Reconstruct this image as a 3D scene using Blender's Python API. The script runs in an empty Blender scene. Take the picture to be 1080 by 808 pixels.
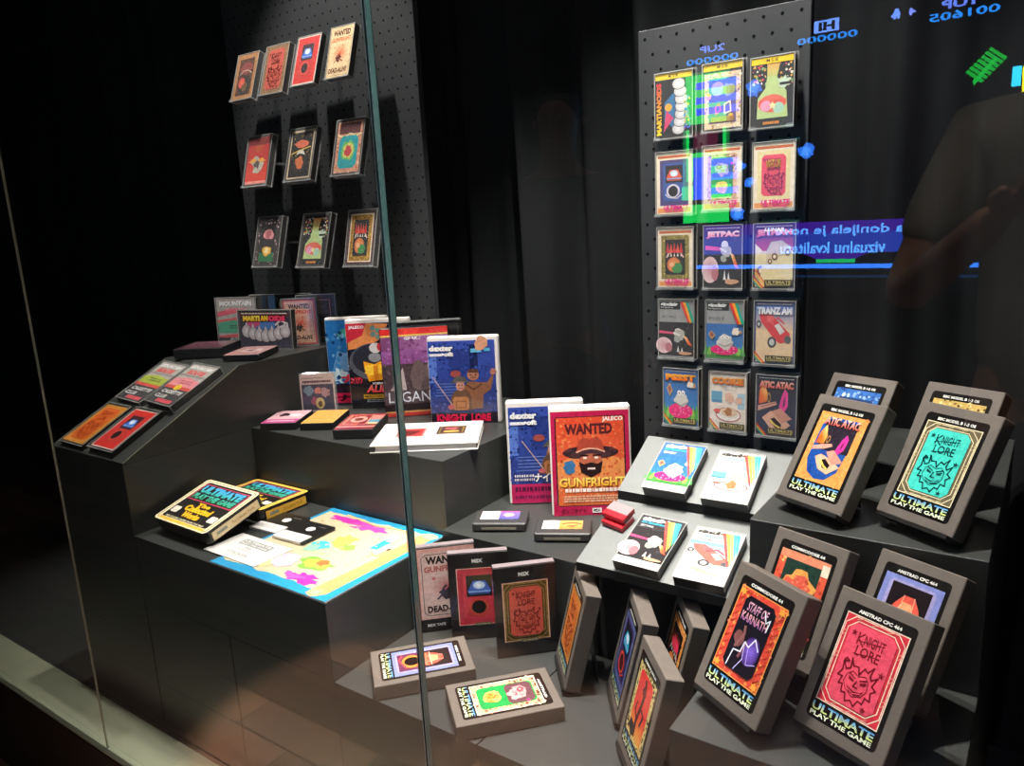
import bpy, math, random
from math import sin, cos, radians as R, pi
from mathutils import Vector, Matrix, Euler
H = 1.35                       # camera (phone) height above the gallery floor
sc = bpy.context.scene
COL = sc.collection

# ------------------------------------------------------------------ colours
def lin(c):
    if isinstance(c, str):
        c = tuple(int(c[i:i+2], 16)/255 for i in (0, 2, 4))
    return tuple(x/12.92 if x <= .04045 else ((x+.055)/1.055)**2.4 for x in c)

# ------------------------------------------------------------------ materials
def mat(name, col, rough=.5, spec=.5, noise=0., nscale=60., bump=0., metal=0., coat=0., sheen=0.):
    m = bpy.data.materials.new(name); m.use_nodes = True
    nt = m.node_tree; b = nt.nodes['Principled BSDF']
    c = lin(col)
    b.inputs['Base Color'].default_value = (*c, 1)
    b.inputs['Roughness'].default_value = rough
    b.inputs['Specular IOR Level'].default_value = spec
    b.inputs['Metallic'].default_value = metal
    b.inputs['Coat Weight'].default_value = coat
    b.inputs['Coat Roughness'].default_value = .12
    if sheen: b.inputs['Sheen Weight'].default_value = sheen
    if noise or bump:
        tc = nt.nodes.new('ShaderNodeTexCoord'); n = nt.nodes.new('ShaderNodeTexNoise')
        n.inputs['Scale'].default_value = nscale; n.inputs['Detail'].default_value = 6
        nt.links.new(tc.outputs['Object'], n.inputs['Vector'])
        if noise:
            mx = nt.nodes.new('ShaderNodeMix'); mx.data_type = 'RGBA'
            mx.inputs['A'].default_value = (*[x*(1-noise) for x in c], 1)
            mx.inputs['B'].default_value = (*[min(1, x*(1+noise)) for x in c], 1)
            nt.links.new(n.outputs['Fac'], mx.inputs['Factor'])
            nt.links.new(mx.outputs['Result'], b.inputs['Base Color'])
        if bump:
            bp = nt.nodes.new('ShaderNodeBump'); bp.inputs['Strength'].default_value = bump
            bp.inputs['Distance'].default_value = .002
            nt.links.new(n.outputs['Fac'], bp.inputs['Height']); nt.links.new(bp.outputs['Normal'], b.inputs['Normal'])
    return m

def mat_glass(name, fac=2.0, tint=(1, 1, 1), base=0.):
    m = bpy.data.materials.new(name); m.use_nodes = True
    nt = m.node_tree; nt.nodes.clear()
    o = nt.nodes.new('ShaderNodeOutputMaterial'); mx = nt.nodes.new('ShaderNodeMixShader')
    t = nt.nodes.new('ShaderNodeBsdfTransparent'); g = nt.nodes.new('ShaderNodeBsdfGlossy')
    f = nt.nodes.new('ShaderNodeFresnel'); f.inputs['IOR'].default_value = 1.5
    ma = nt.nodes.new('ShaderNodeMath'); ma.operation = 'MULTIPLY_ADD'; ma.use_clamp = True
    ma.inputs[1].default_value = fac; ma.inputs[2].default_value = base
    t.inputs['Color'].default_value = (*tint, 1); g.inputs['Roughness'].default_value = 0
    nt.links.new(f.outputs[0], ma.inputs[0]); nt.links.new(ma.outputs[0], mx.inputs[0])
    nt.links.new(t.outputs[0], mx.inputs[1]); nt.links.new(g.outputs[0], mx.inputs[2])
    nt.links.new(mx.outputs[0], o.inputs[0])
    return m

def mat_clear(name, tint=(1, 1, 1), fac=.12, rough=.08, col=(.9, .9, .9), dif=0.):
    m = bpy.data.materials.new(name); m.use_nodes = True
    nt = m.node_tree; nt.nodes.clear()
    o = nt.nodes.new('ShaderNodeOutputMaterial'); mx = nt.nodes.new('ShaderNodeMixShader')
    t = nt.nodes.new('ShaderNodeBsdfTransparent'); g = nt.nodes.new('ShaderNodeBsdfPrincipled')
    t.inputs['Color'].default_value = (*tint, 1); g.inputs['Roughness'].default_value = rough
    g.inputs['Base Color'].default_value = (*col, 1)
    n = nt.nodes.new('ShaderNodeTexNoise'); n.inputs['Scale'].default_value = 40
    mr = nt.nodes.new('ShaderNodeMapRange'); mr.inputs[3].default_value = fac*.7; mr.inputs[4].default_value = fac*1.3
    nt.links.new(n.outputs['Fac'], mr.inputs[0]); nt.links.new(mr.outputs[0], mx.inputs[0])
    nt.links.new(t.outputs[0], mx.inputs[1]); nt.links.new(g.outputs[0], mx.inputs[2])
    nt.links.new(mx.outputs[0], o.inputs[0])
    return m

def mat_print(name, rough=.35, coat=0., emit=0., lo=.58, hi=1.08):
    m = bpy.data.materials.new(name); m.use_nodes = True
    nt = m.node_tree; b = nt.nodes['Principled BSDF']
    a = nt.nodes.new('ShaderNodeAttribute'); a.attribute_name = 'Col'
    if emit:
        nt.links.new(a.outputs['Color'], b.inputs['Emission Color']); b.inputs['Emission Strength'].default_value = emit
        b.inputs['Base Color'].default_value = (.005, .005, .005, 1); b.inputs['Roughness'].default_value = .4
        return m
    n = nt.nodes.new('ShaderNodeTexNoise'); n.inputs['Scale'].default_value = 130; n.inputs['Detail'].default_value = 6; n.inputs['Roughness'].default_value = .75
    tc = nt.nodes.new('ShaderNodeTexCoord'); nt.links.new(tc.outputs['Object'], n.inputs['Vector'])
    mr = nt.nodes.new('ShaderNodeMapRange'); mr.inputs[1].default_value = .3; mr.inputs[2].default_value = .7; mr.inputs[3].default_value = lo; mr.inputs[4].default_value = hi
    nt.links.new(n.outputs['Fac'], mr.inputs[0])
    vm = nt.nodes.new('ShaderNodeVectorMath'); vm.operation = 'SCALE'
    nt.links.new(a.outputs['Color'], vm.inputs[0]); nt.links.new(mr.outputs[0], vm.inputs['Scale'])
    nt.links.new(vm.outputs[0], b.inputs['Base Color'])
    b.inputs['Roughness'].default_value = rough; b.inputs['Coat Weight'].default_value = coat
    b.inputs['Coat Roughness'].default_value = .1
    return m

M = dict(
    black=mat('black_lacquered_mdf', (.195, .20, .195), .38, .45, .12, 25, .05),
    grey=mat('lightened_tray_sheet', (.42, .425, .42), .45, .4, .08, 30),  # tray grey lightened to carry the brightness of its tilt toward the light
    blackin=mat('black_card', (.07, .07, .07), .7, .3, .2, 40),
    velvet=mat('black_velvet_curtain', (.095, .10, .105), .95, .15, .25, 30, .2),
    board=mat('black_pegboard_paint', (.185, .19, .195), .5, .4, .1, 50),
    hole=mat('dark_hole', (.01, .01, .01), .9, .1, .1, 50),
    carton=mat('taupe_carton', (.365, .33, .305), .6, .35, .14, 120, .25),
    whitepl=mat('white_plastic_case', (.86, .83, .81), .35, .5, .04, 60),
    blackpl=mat('black_plastic', (.10, .095, .09), .35, .5, .1, 80),
    greypl=mat('dark_grey_plastic', (.21, .2, .2), .4, .5, .1, 80),
    darkcase=mat('smoked_case', (.13, .12, .125), .2, .5, .1, 80, 0, 0, .4),
    slot=mat('contact_strip', (.62, .58, .52), .35, .5, .1, 200, 0, .6),
    redpl=mat('red_plastic', (.72, .10, .15), .3, .5, .1, 60),
    silver=mat('silver_plastic', (.62, .56, .57), .3, .5, .1, 60, 0, .4),
    yellow=mat('yellow_card', (.93, .72, .28), .5, .4, .06, 60),
    cream=mat('cream_card', (.92, .84, .66), .5, .4, .06, 60),
    paper=mat('white_paper', (.9, .87, .85), .7, .3, .03, 60),
    edge=mat('glass_edge', (.30, .42, .42), .12, .6, .35, 14, 0, 0, .6), bevel=mat('polished_bevel', (.75, .82, .80), .1, .6, .3, 9, 0, 0, .6),
    seam=mat('clear_silicone', (.62, .60, .52), .3, .5, .2, 10),
    ledge=mat('grey_metal_ledge', (.56, .57, .48), .45, .4, .08, 8, 0, 0),
    plinth=mat('dark_plinth', (.13, .11, .09), .5, .3, .1, 12),
    acrylic=mat_clear('clear_acrylic', (.97, .98, .98), .14, .1, (.55, .56, .58)),
    case=mat_clear('clear_case', (.98, .98, .98), .035, .06, (.6, .6, .6)), wrap=mat_clear('thin_wrap', (.99, .99, .99), .015, .1, (.3, .3, .3)),
    rim=mat_clear('case_rim', (.8, .8, .8), .55, .15, (.62, .6, .56)),
    pane=mat_glass('pane_glass', 2.0), paneback=mat_clear('pane_back', (.985, 1, .99), .001),
    print=mat_print('printed_paper', .4, lo=.78, hi=1.06), gloss=mat_print('glossy_print', .22, .3),
    screen=mat_print('lit_screen', emit=14.),
    wall=mat('dark_gallery_wall', (.10, .10, .105), .8, .3, .1, 3), ceil=mat('black_ceiling', (.06, .06, .06), .9, .2, .1, 3),
    skin=mat('skin', (.72, .52, .42), .5, .4, .1, 30), hair=mat('dark_hair', (.07, .05, .04), .6, .3, .3, 90),
    tshirt=mat('grey_shirt', (.60, .58, .54), .85, .2, .1, 200), shirt2=mat('navy_sweater', (.24, .23, .25), .9, .2, .1, 200),
    jeans=mat('dark_jeans', (.12, .13, .18), .85, .2, .2, 200), shoe=mat('black_shoe', (.05, .05, .05), .5, .4, .1, 60),
    lampbody=mat('black_lamp_metal', (.05, .05, .05), .4, .5, .1, 40, 0, .5),
)
def mat_lamp():
    m = bpy.data.materials.new('lamp_lens'); m.use_nodes = True
    b = m.node_tree.nodes['Principled BSDF']; b.inputs['Emission Color'].default_value = (1, .95, .88, 1); b.inputs['Emission Strength'].default_value = 25
    return m
M['lens'] = mat_lamp()
def mat_wood():
    m = bpy.data.materials.new('parquet'); m.use_nodes = True
    nt = m.node_tree; b = nt.nodes['Principled BSDF']
    tc = nt.nodes.new('ShaderNodeTexCoord'); br = nt.nodes.new('ShaderNodeTexBrick')
    mp = nt.nodes.new('ShaderNodeMapping'); mp.inputs['Rotation'].default_value = (0, 0, 0)
    br.inputs['Color1'].default_value = (*lin('8a6650'), 1); br.inputs['Color2'].default_value = (*lin('5c4132'), 1)
    br.inputs['Mortar'].default_value = (*lin('3a281e'), 1); br.inputs['Scale'].default_value = 1
    br.inputs['Brick Width'].default_value = .45; br.inputs['Row Height'].default_value = .12; br.inputs['Mortar Size'].default_value = .002
    n = nt.nodes.new('ShaderNodeTexNoise'); n.inputs['Scale'].default_value = 8
    mx = nt.nodes.new('ShaderNodeMix'); mx.data_type = 'RGBA'; mx.blend_type = 'MULTIPLY'; mx.inputs['Factor'].default_value = .3
    nt.links.new(tc.outputs['Object'], mp.inputs[0]); nt.links.new(mp.outputs[0], br.inputs['Vector']); nt.links.new(mp.outputs[0], n.inputs['Vector'])
    nt.links.new(br.outputs['Color'], mx.inputs['A']); nt.links.new(n.outputs['Color'], mx.inputs['B'])
    nt.links.new(mx.outputs['Result'], b.inputs['Base Color']); b.inputs['Roughness'].default_value = .45
    return m
M['wood'] = mat_wood()

# ------------------------------------------------------------------ mesh helpers
class MB:
    def __init__(s): s.v = []; s.f = []; s.mi = []; s.mats = []
    def _m(s, m):
        if m not in s.mats: s.mats.append(m)
        return s.mats.index(m)
    def add(s, vs, fs, m):
        o = len(s.v); s.v += [tuple(v) for v in vs]; k = s._m(m)
        for f in fs: s.f.append([o+i for i in f]); s.mi.append(k)
    def box(s, x0, y0, z0, x1, y1, z1, m, bev=0.):
        if bev <= 0:
            vs = [(x, y, z) for z in (z0, z1) for y in (y0, y1) for x in (x0, x1)]
            s.add(vs, [(0, 2, 3, 1), (4, 5, 7, 6), (0, 1, 5, 4), (2, 6, 7, 3), (0, 4, 6, 2), (1, 3, 7, 5)], m)
            return
        b = bev     # chamfered box
        V = []; idx = {}
        for i, x in enumerate((x0, x1)):
            for j, y in enumerate((y0, y1)):
                for k, z in enumerate((z0, z1)):
                    sx, sy, sz = 1-2*i, 1-2*j, 1-2*k
                    idx[i, j, k, 0] = len(V); V.append((x, y+sy*b, z+sz*b))
                    idx[i, j, k, 1] = len(V); V.append((x+sx*b, y, z+sz*b))
                    idx[i, j, k, 2] = len(V); V.append((x+sx*b, y+sy*b, z))
        F = []
        c4 = [(0, 0), (1, 0), (1, 1), (0, 1)]
        for i in (0, 1): F.append([idx[i, a, c, 0] for a, c in (c4 if i else c4[::-1])])
        for j in (0, 1): F.append([idx[a, j, c, 1] for a, c in (c4[::-1] if j else c4)])
        for k in (0, 1): F.append([idx[a, c, k, 2] for a, c in (c4 if k else c4[::-1])])
        for a in (0, 1):
            for c in (0, 1):
                F.append([idx[a, c, 0, 0], idx[a, c, 1, 0], idx[a, c, 1, 1], idx[a, c, 0, 1]][::1 if (a ^ c) else -1])
                F.append([idx[a, 0, c, 0], idx[a, 1, c, 0], idx[a, 1, c, 2], idx[a, 0, c, 2]][::-1 if (a ^ c) else 1])
                F.append([idx[0, a, c, 1], idx[1, a, c, 1], idx[1, a, c, 2], idx[0, a, c, 2]][::1 if (a ^ c) else -1])
                for k in (0, 1): F.append([idx[a, c, k, q] for q in ((0, 1, 2) if (a ^ c ^ k) else (2, 1, 0))])
        s.add(V, F, m)
    def prism(s, prof, x0, x1, m):        # profile in (y,z), extruded along x
        n = len(prof)
        vs = [(x0, y, z) for y, z in prof] + [(x1, y, z) for y, z in prof]
        fs = [list(range(n)), list(range(2*n-1, n-1, -1))] + [(i, i+n, (i+1) % n+n, (i+1) % n) for i in range(n)]
        s.add(vs, fs, m)
    def extr(s, prof, y0, y1, m):         # profile in (x,z), extruded along y
        n = len(prof)
        vs = [(x, y0, z) for x, z in prof] + [(x, y1, z) for x, z in prof]
        fs = [list(range(n)), list(range(2*n-1, n-1, -1))] + [(i, i+n, (i+1) % n+n, (i+1) % n) for i in range(n)]
        s.add(vs, fs, m)
    def cyl(s, c, r, h, m, ax='z', n=20, r2=None):
        r2 = r if r2 is None else r2; vs = []
        for t, rr in ((0, r), (h, r2)):
            for i in range(n):
                a = 2*pi*i/n; p = (cos(a)*rr, sin(a)*rr, t)
                if ax == 'y': p = (p[0], p[2], p[1])
                if ax == 'x': p = (p[2], p[0], p[1])
                vs.append((c[0]+p[0], c[1]+p[1], c[2]+p[2]))
        fs = [(i, (i+1) % n, (i+1) % n+n, i+n) for i in range(n)] + [list(range(n))[::-1], list(range(n, 2*n))]
        s.add(vs, fs, m)
    def build(s, name, parent=None, smooth=False, fix=True):
        me = bpy.data.meshes.new(name); me.from_pydata(s.v, [], s.f)
        for m in s.mats: me.materials.append(m)
        me.polygons.foreach_set('material_index', s.mi)
        if smooth: me.polygons.foreach_set('use_smooth', [True]*len(me.polygons))
        me.update()
        if fix:
            import bmesh
            bm = bmesh.new(); bm.from_mesh(me); bmesh.ops.recalc_face_normals(bm, faces=bm.faces); bm.to_mesh(me); bm.free()
        o = bpy.data.objects.new(name, me); COL.objects.link(o)
        if parent: o.parent = parent
        return o

def tag(o, label=None, cat=None, group=None, kind=None):
    if label: o['label'] = label
    if cat: o['category'] = cat
    if group: o['group'] = group
    if kind: o['kind'] = kind
    return o
def empty(name, label, cat, group=None):
    o = bpy.data.objects.new(name, None); COL.objects.link(o); o.empty_display_size = .05
    return tag(o, label, cat, group)
def children(o): return [c for c in bpy.data.objects if c.parent == o]
def copy_tree(o, parent=None):
    c = o.copy(); COL.objects.link(c); c.parent = parent
    for ch in children(o): copy_tree(ch, c)
    return c
def place(o, x, y, z, yaw=0, tilt=0, spin=0):
    """local frame: x right, z up the face, y backwards; tilt leans the face back (90 = lying face up)"""
    m = Matrix.Translation((x, y, z+H)) @ Matrix.Rotation(R(yaw), 4, 'Z') @ Matrix.Rotation(-R(tilt), 4, 'X') @ Matrix.Rotation(R(spin), 4, 'Y')
    o.location = m.to_translation(); o.rotation_euler = m.to_euler()
    return o

# ------------------------------------------------------------------ artwork made of flat printed shapes
_tc = {}
def text_mesh(t, bold, sh):
    k = (t, bold, sh)
    if k in _tc: return _tc[k]
    cu = bpy.data.curves.new('t', 'FONT'); cu.body = t; cu.offset = bold; cu.resolution_u = 2; cu.shear = sh
    cu.fill_mode = 'FRONT'
    ob = bpy.data.objects.new('t', cu); COL.objects.link(ob)
    dg = bpy.context.evaluated_depsgraph_get(); me = ob.evaluated_get(dg).to_mesh()
    v = [(p.co.x, p.co.y) for p in me.vertices]; f = [list(p.vertices) for p in me.polygons]
    ob.evaluated_get(dg).to_mesh_clear(); bpy.data.objects.remove(ob); bpy.data.curves.remove(cu)
    if v:
        x0 = min(p[0] for p in v); x1 = max(p[0] for p in v); y0 = min(p[1] for p in v); y1 = max(p[1] for p in v)
        v = [((p[0]-x0)/(x1-x0+1e-9), (p[1]-y0)/(y1-y0+1e-9)) for p in v]
    _tc[k] = (v, f); return _tc[k]

class Art:
    LAY = .00004
    def __init__(s, w, h):
        s.W, s.H = w, h; s.reg = [(0, 0, w, h)]; s.v = []; s.f = []; s.c = []; s.l = 0; s.lay = s.LAY
    def sub(s, x0, y0, x1, y1):
        X, Y, W, Hh = s.reg[-1]; s.reg.append((X+x0*W, Y+y0*Hh, (x1-x0)*W, (y1-y0)*Hh)); return s
    def pop(s): s.reg.pop(); return s
    def raw(s, pts, cols, fs=None, up=True):
        X, Y, W, Hh = s.reg[-1]; o = len(s.v)
        if up: s.l += 1
        for x, y in pts: s.v.append((X+x*W-s.W/2, -s.lay*s.l, Y+y*Hh))
        if fs is None: fs = [list(range(len(pts)))]
        for f in fs:
            a = sum(pts[f[i-1]][0]*pts[f[i]][1]-pts[f[i]][0]*pts[f[i-1]][1] for i in range(len(f)))
            if a < 0: f = f[::-1]
            s.f.append([o+i for i in f]); s.c += [cols[i] for i in f]
        return s
    def poly(s, pts, c, up=True): return s.raw(pts, [lin(c)]*len(pts), None, up)
    def rect(s, x0, y0, x1, y1, c, c2=None, up=True):      # c bottom, c2 top
        a = lin(c); b = lin(c2) if c2 else a
        return s.raw([(x0, y0), (x1, y0), (x1, y1), (x0, y1)], [a, a, b, b], None, up)
    def hrect(s, x0, y0, x1, y1, c, c2):                    # left to right print gradient
        a = lin(c); b = lin(c2)
        return s.raw([(x0, y0), (x1, y0), (x1, y1), (x0, y1)], [a, b, b, a])
    def rr(s, x0, y0, x1, y1, r, c, n=4):
        _, _, W, Hh = s.reg[-1]; ry = r*W/Hh; p = []
        for cx, cy, a0 in ((x1-r, y1-ry, 0), (x0+r, y1-ry, 90), (x0+r, y0+ry, 180), (x1-r, y0+ry, 270)):
            for i in range(n+1):
                a = R(a0+90*i/n); p.append((cx+cos(a)*r, cy+sin(a)*ry))
        return s.poly(p, c)
    def cut(s, x0, y0, x1, y1, r, c):
        return s.rr(x0, y0, x1, y1, r, c, 1)
    def frame(s, x0, y0, x1, y1, t, c):
        _, _, W, Hh = s.reg[-1]; u = t*W/Hh
        s.l += 1
        for q in ((x0, y0, x1, y0+u), (x0, y1-u, x1, y1), (x0, y0+u, x0+t, y1-u), (x1-t, y0+u, x1, y1-u)): s.rect(*q, c, None, False)
        return s
    def ell(s, cx, cy, rx, ry=None, c='000000', n=22, a0=0, a1=360, c2=None):
        _, _, W, Hh = s.reg[-1]; ry = rx*W/Hh if ry is None else ry
        if a1-a0 == 360: p = [(cx+cos(2*pi*i/n)*rx, cy+sin(2*pi*i/n)*ry) for i in range(n)]
        else: p = [(cx+cos(R(a0+(a1-a0)*i/n))*rx, cy+sin(R(a0+(a1-a0)*i/n))*ry) for i in range(n+1)]
        if c2 is None: return s.poly(p, c)
        k = len(p); A_, B_ = lin(c), lin(c2)
        return s.raw(p+[(cx, cy)], [A_]*k+[B_], [[i, (i+1) % k, k] for i in range(k)])
    def line(s, pts, w, c, close=False):
        X, Y, W, Hh = s.reg[-1]; P = [(x*W, y*Hh) for x, y in pts]; w = w*W/2
        if close: P.append(P[0])
        s.l += 1
        for a, b in zip(P, P[1:]):
            dx, dy = b[0]-a[0], b[1]-a[1]; L = math.hypot(dx, dy) or 1; ux, uy = dx/L*w, dy/L*w
            q = [(a[0]-ux*.6-uy, a[1]-uy*.6+ux), (a[0]-ux*.6+uy, a[1]-uy*.6-ux), (b[0]+ux*.6+uy, b[1]+uy*.6-ux), (b[0]+ux*.6-uy, b[1]+uy*.6+ux)]
            s.poly([(x/W, y/Hh) for x, y in q], c, False)
        return s
    def txt(s, t, x0, y0, x1, y1, c, c2=None, bold=0., sh=0., rot=0, back=None):
        v, f = text_mesh(t, bold, sh)
        if not v: return s
        if rot == 90: P = [(x1-(x1-x0)*b, y0+(y1-y0)*a) for a, b in v]; g = [a for a, b in v]
        elif rot == 180: P = [(x1-(x1-x0)*a, y1-(y1-y0)*b) for a, b in v]; g = [b for a, b in v]
        else: P = [(x0+(x1-x0)*a, y0+(y1-y0)*b) for a, b in v]; g = [b for a, b in v]
        A_ = lin(c); B_ = lin(c2) if c2 else A_
        cols = [tuple(A_[k]*(1-t_)+B_[k]*t_ for k in range(3)) for t_ in g]
        if back: s.raw([(x+back[0], y+back[1]) for x, y in P], [lin(back[2])]*len(P), [list(q) for q in f])
        return s.raw(P, cols, [list(q) for q in f])
    def star(s, cx, cy, r, c, n=5, q=.45):
        _, _, W, Hh = s.reg[-1]; k = W/Hh
        return s.poly([(cx+cos(pi/2+pi*i/n)*r*(1 if i % 2 == 0 else q), cy+sin(pi/2+pi*i/n)*r*(1 if i % 2 == 0 else q)*k) for i in range(2*n)], c)
    def blob(s, cx, cy, r, c, seed=0, n=16, amp=.25, ry=None):
        rnd = random.Random(seed); _, _, W, Hh = s.reg[-1]; ry = r*W/Hh if ry is None else ry
        return s.poly([(cx+cos(2*pi*i/n)*r*(q := 1-amp+2*amp*rnd.random()), cy+sin(2*pi*i/n)*ry*q) for i in range(n)], c)
    def micro(s, x0, y0, x1, y1, c, rows=2, seed=1, fill=.6):   # lines of print too small to read
        rnd = random.Random(seed); s.l += 1; h = (y1-y0)/rows
        for r in range(rows):
            x = x0; y = y1-(r+1)*h
            while x < x1-.01:
                w = rnd.uniform(.02, .07)*(x1-x0)/.8
                s.rect(x, y+h*(1-fill), min(x+w, x1), y+h, c, None, False); x += w+.012
        return s
    def specks(s, x0, y0, x1, y1, cs, n=20, r=.02, seed=3):
        rnd = random.Random(seed); s.l += 1; _, _, W, Hh = s.reg[-1]; k = W/Hh
        for i in range(n):
            x, y = rnd.uniform(x0, x1), rnd.uniform(y0, y1); q = r*rnd.uniform(.5, 1.2)
            s.poly([(x-q, y), (x, y-q*k), (x+q, y), (x, y+q*k)], cs[i % len(cs)], False)
        return s
    def build(s, name, m=None, parent=None, y=-.0002):
        me = bpy.data.meshes.new(name); me.from_pydata([(a, b+y, c) for a, b, c in s.v], [], s.f)
        at = me.color_attributes.new('Col', 'FLOAT_COLOR', 'CORNER')
        # order of corners follows the polygons
        flat = []
        for c in s.c: flat += [c[0], c[1], c[2], 1.]
        at.data.foreach_set('color', flat)
        me.materials.append(m or M['print']); me.update()
        o = bpy.data.objects.new(name, me); COL.objects.link(o)
        if parent: o.parent = parent
        return o

# ---- motifs -------------------------------------------------------
def ultimate(a, x0, y0, x1, y1):
    h = y1-y0
    a.txt('ULTIMATE', x0, y0+h*.42, x1, y1, 'd8e070', '3a8fd8', .03)
    a.txt('PLAY THE GAME', x0, y0, x1, y0+h*.34, 'f2f0d8', 'd8e8c0', .03)
def pinklogo(a, y0=.03, y1=.14, c='e81888'):
    a.txt('ULTIMATE', .2, y0+.04, .92, y1, c, None, .05, .3); a.txt('PLAY THE GAME', .25, y0, .85, y0+.035, c, None, .04, .3)
def goldtag(a, x0=.28, x1=.97, y0=.02, y1=.13, bg='3a362c', c='b8a868'):
    a.rect(x0, y0, x1, y1, bg); a.txt('ULTIMATE', x0+.03, y0+(y1-y0)*.4, x1-.03, y1-.015, c, None, .03); a.micro(x0+.04, y0+.01, x1-.04, y0+(y1-y0)*.34, c, 1)
def deco(a, c1, c2, bg):       # interlaced double-line border with cut corners
    a.rect(0, 0, 1, 1, bg)
    for d, w in ((.03, .014), (.085, .014)):
        _, _, W, Hh = a.reg[-1]; k = W/Hh
        x, y = d, d*k; q = .13; p = [(x+q, y), (1-x-q, y), (1-x, y+q*k), (1-x, 1-y-q*k), (1-x-q, 1-y), (x+q, 1-y), (x, 1-y-q*k), (x, y+q*k)]
        a.line(p, w, c1, True)
    a.frame(0, 0, 1, 1, .015, c1)
    for t in (.25, .5, .75):
        for x in (.055, .945): a.line([(x-.035, t-.03), (x+.035, t+.03)], .012, c2); a.line([(x-.035, t+.03), (x+.035, t+.06)], .012, c2)
        for y in (.03, .97): a.line([(t-.07, y-.02), (t+.07, y+.02)], .012, c2)
def gargoyle(a, field, ink, thick=.016, border=None):   # title scrawl above a horned grinning mask drawn in line
    thick *= 1.5
    if border: deco(a, *border)
    a.cut(.13, .08, .87, .92, .09, field)
    a.line([(.3, .84), (.3, .72)], thick, ink); a.line([(.3, .78), (.38, .84)], thick, ink); a.line([(.3, .78), (.4, .71)], thick, ink)
    a.txt('NIGHT', .4, .73, .72, .84, ink, None, .02); a.line([(.28, .745), (.72, .80)], thick*.6, ink)
    a.txt('LORE', .32, .6, .7, .71, ink, None, .02); a.line([(.3, .61), (.66, .66)], thick*.6, ink)
    P = [(.5, .43), (.46, .5), (.38, .49), (.33, .56), (.35, .46), (.29, .43), (.22, .5), (.24, .41), (.2, .34), (.27, .34), (.25, .26), (.31, .27), (.33, .19), (.39, .2), (.43, .12), (.5, .15), (.57, .11), (.61, .18), (.68, .17), (.69, .24), (.77, .23), (.74, .31), (.8, .35), (.73, .38), (.77, .48), (.69, .43), (.66, .47), (.68, .56), (.61, .49), (.55, .51)]
    a.line(P, thick, ink, True); a.line([(.5, .41), (.4, .44), (.33, .39), (.31, .31), (.37, .24), (.5, .19), (.63, .23), (.68, .3), (.67, .39), (.6, .44), (.5, .41)], thick*.5, ink)
    a.poly([(.37, .28), (.43, .225), (.52, .21), (.61, .235), (.65, .3), (.6, .265), (.51, .25), (.43, .265)], ink); a.line([(.4, .255), (.5, .225), (.61, .255)], thick*.5, field)
    a.poly([(.36, .385), (.46, .355), (.45, .335), (.38, .345)], ink); a.poly([(.65, .385), (.55, .355), (.56, .335), (.63, .345)], ink); a.line([(.36, .41), (.47, .375)], thick*.7, ink); a.line([(.65, .41), (.54, .375)], thick*.7, ink); a.line([(.5, .36), (.47, .295), (.54, .295)], thick*.8, ink)
    a.star(.22, .82, .05, ink, 5, .4); a.star(.8, .52, .055, ink, 5, .4); a.star(.72, .12, .05, ink, 5, .4); a.line([(.22, .5), (.3, .52), (.25, .54)], thick, ink, True)
def dome(a, field, rim, blk='1c1c22', dc='3f78c8', bal='1a1418', fl='e87830'):   # lit dome over a black ball
    a.rect(0, 0, 1, 1, field); a.rr(.12, .1, .88, .93, .08, rim)
    a.rect(.2, .5, .8, .88, blk)
    a.poly([(.22, .6), (.36, .78), (.64, .78), (.78, .6)], dc); a.ell(.5, .7, .14, .07, 'b8d4f4', 16, c2='ffffff'); a.rect(.24, .575, .76, .6, '88b0e8'); a.rect(.26, .545, .74, .565, dc)
    a.ell(.47, .32, .24, .15, fl, 18); a.ell(.47, .31, .17, .12, bal, 20); a.line([(.2, .25), (.3, .18), (.6, .15), (.78, .24)], .03, fl)
def flameball(a, b1, b2, bg='16110e'):     # flames above a ball in an ornate frame
    a.rect(0, 0, 1, 1, b1); a.specks(.0, .0, 1, 1, [b2, '3a2a18', 'e8c860'], 160, .03, 9); a.rect(.14, .1, .86, .9, bg)
    a.ell(.5, .32, .3, .2, '2c2a20', 20); a.ell(.45, .33, .24, .17, 'd8703a', 20, c2='f0a060'); a.blob(.58, .24, .17, '3f8a48', 5); a.ell(.38, .34, .08, .05, 'f4b888')
    a.line([(.2, .5), (.3, .6), (.5, .64), (.7, .6), (.8, .5)], .05, 'e0b0a0'); 
    for i, x in enumerate((.24, .36, .48, .6, .72)): a.poly([(x-.07, .6), (x, .84-.03*(i % 2)), (x+.07, .6)], ('c83838', 'e05848')[i % 2]); a.poly([(x-.03, .52), (x, .6), (x+.03, .52)], 'f4e4d8')
def ring(a, b1='b07848', in1='5a3020'):
    a.rect(0, 0, 1, 1, b1); a.specks(.0, .0, 1, 1, ['8a5a38', 'c89868'], 80, .03, 4); a.rect(.13, .08, .87, .9, in1)
    a.ell(.52, .68, .3, .13, '8a3a34', 18); a.line([(.24, .56), (.4, .63), (.62, .63), (.8, .56)], .03, 'b8a898')
    a.ell(.54, .3, .31, .22, '2e241c', 22); a.ell(.38, .36, .16, .12, 'c84838', 18, c2='e86850'); a.blob(.55, .26, .15, '6a4a30', 3)
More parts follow.
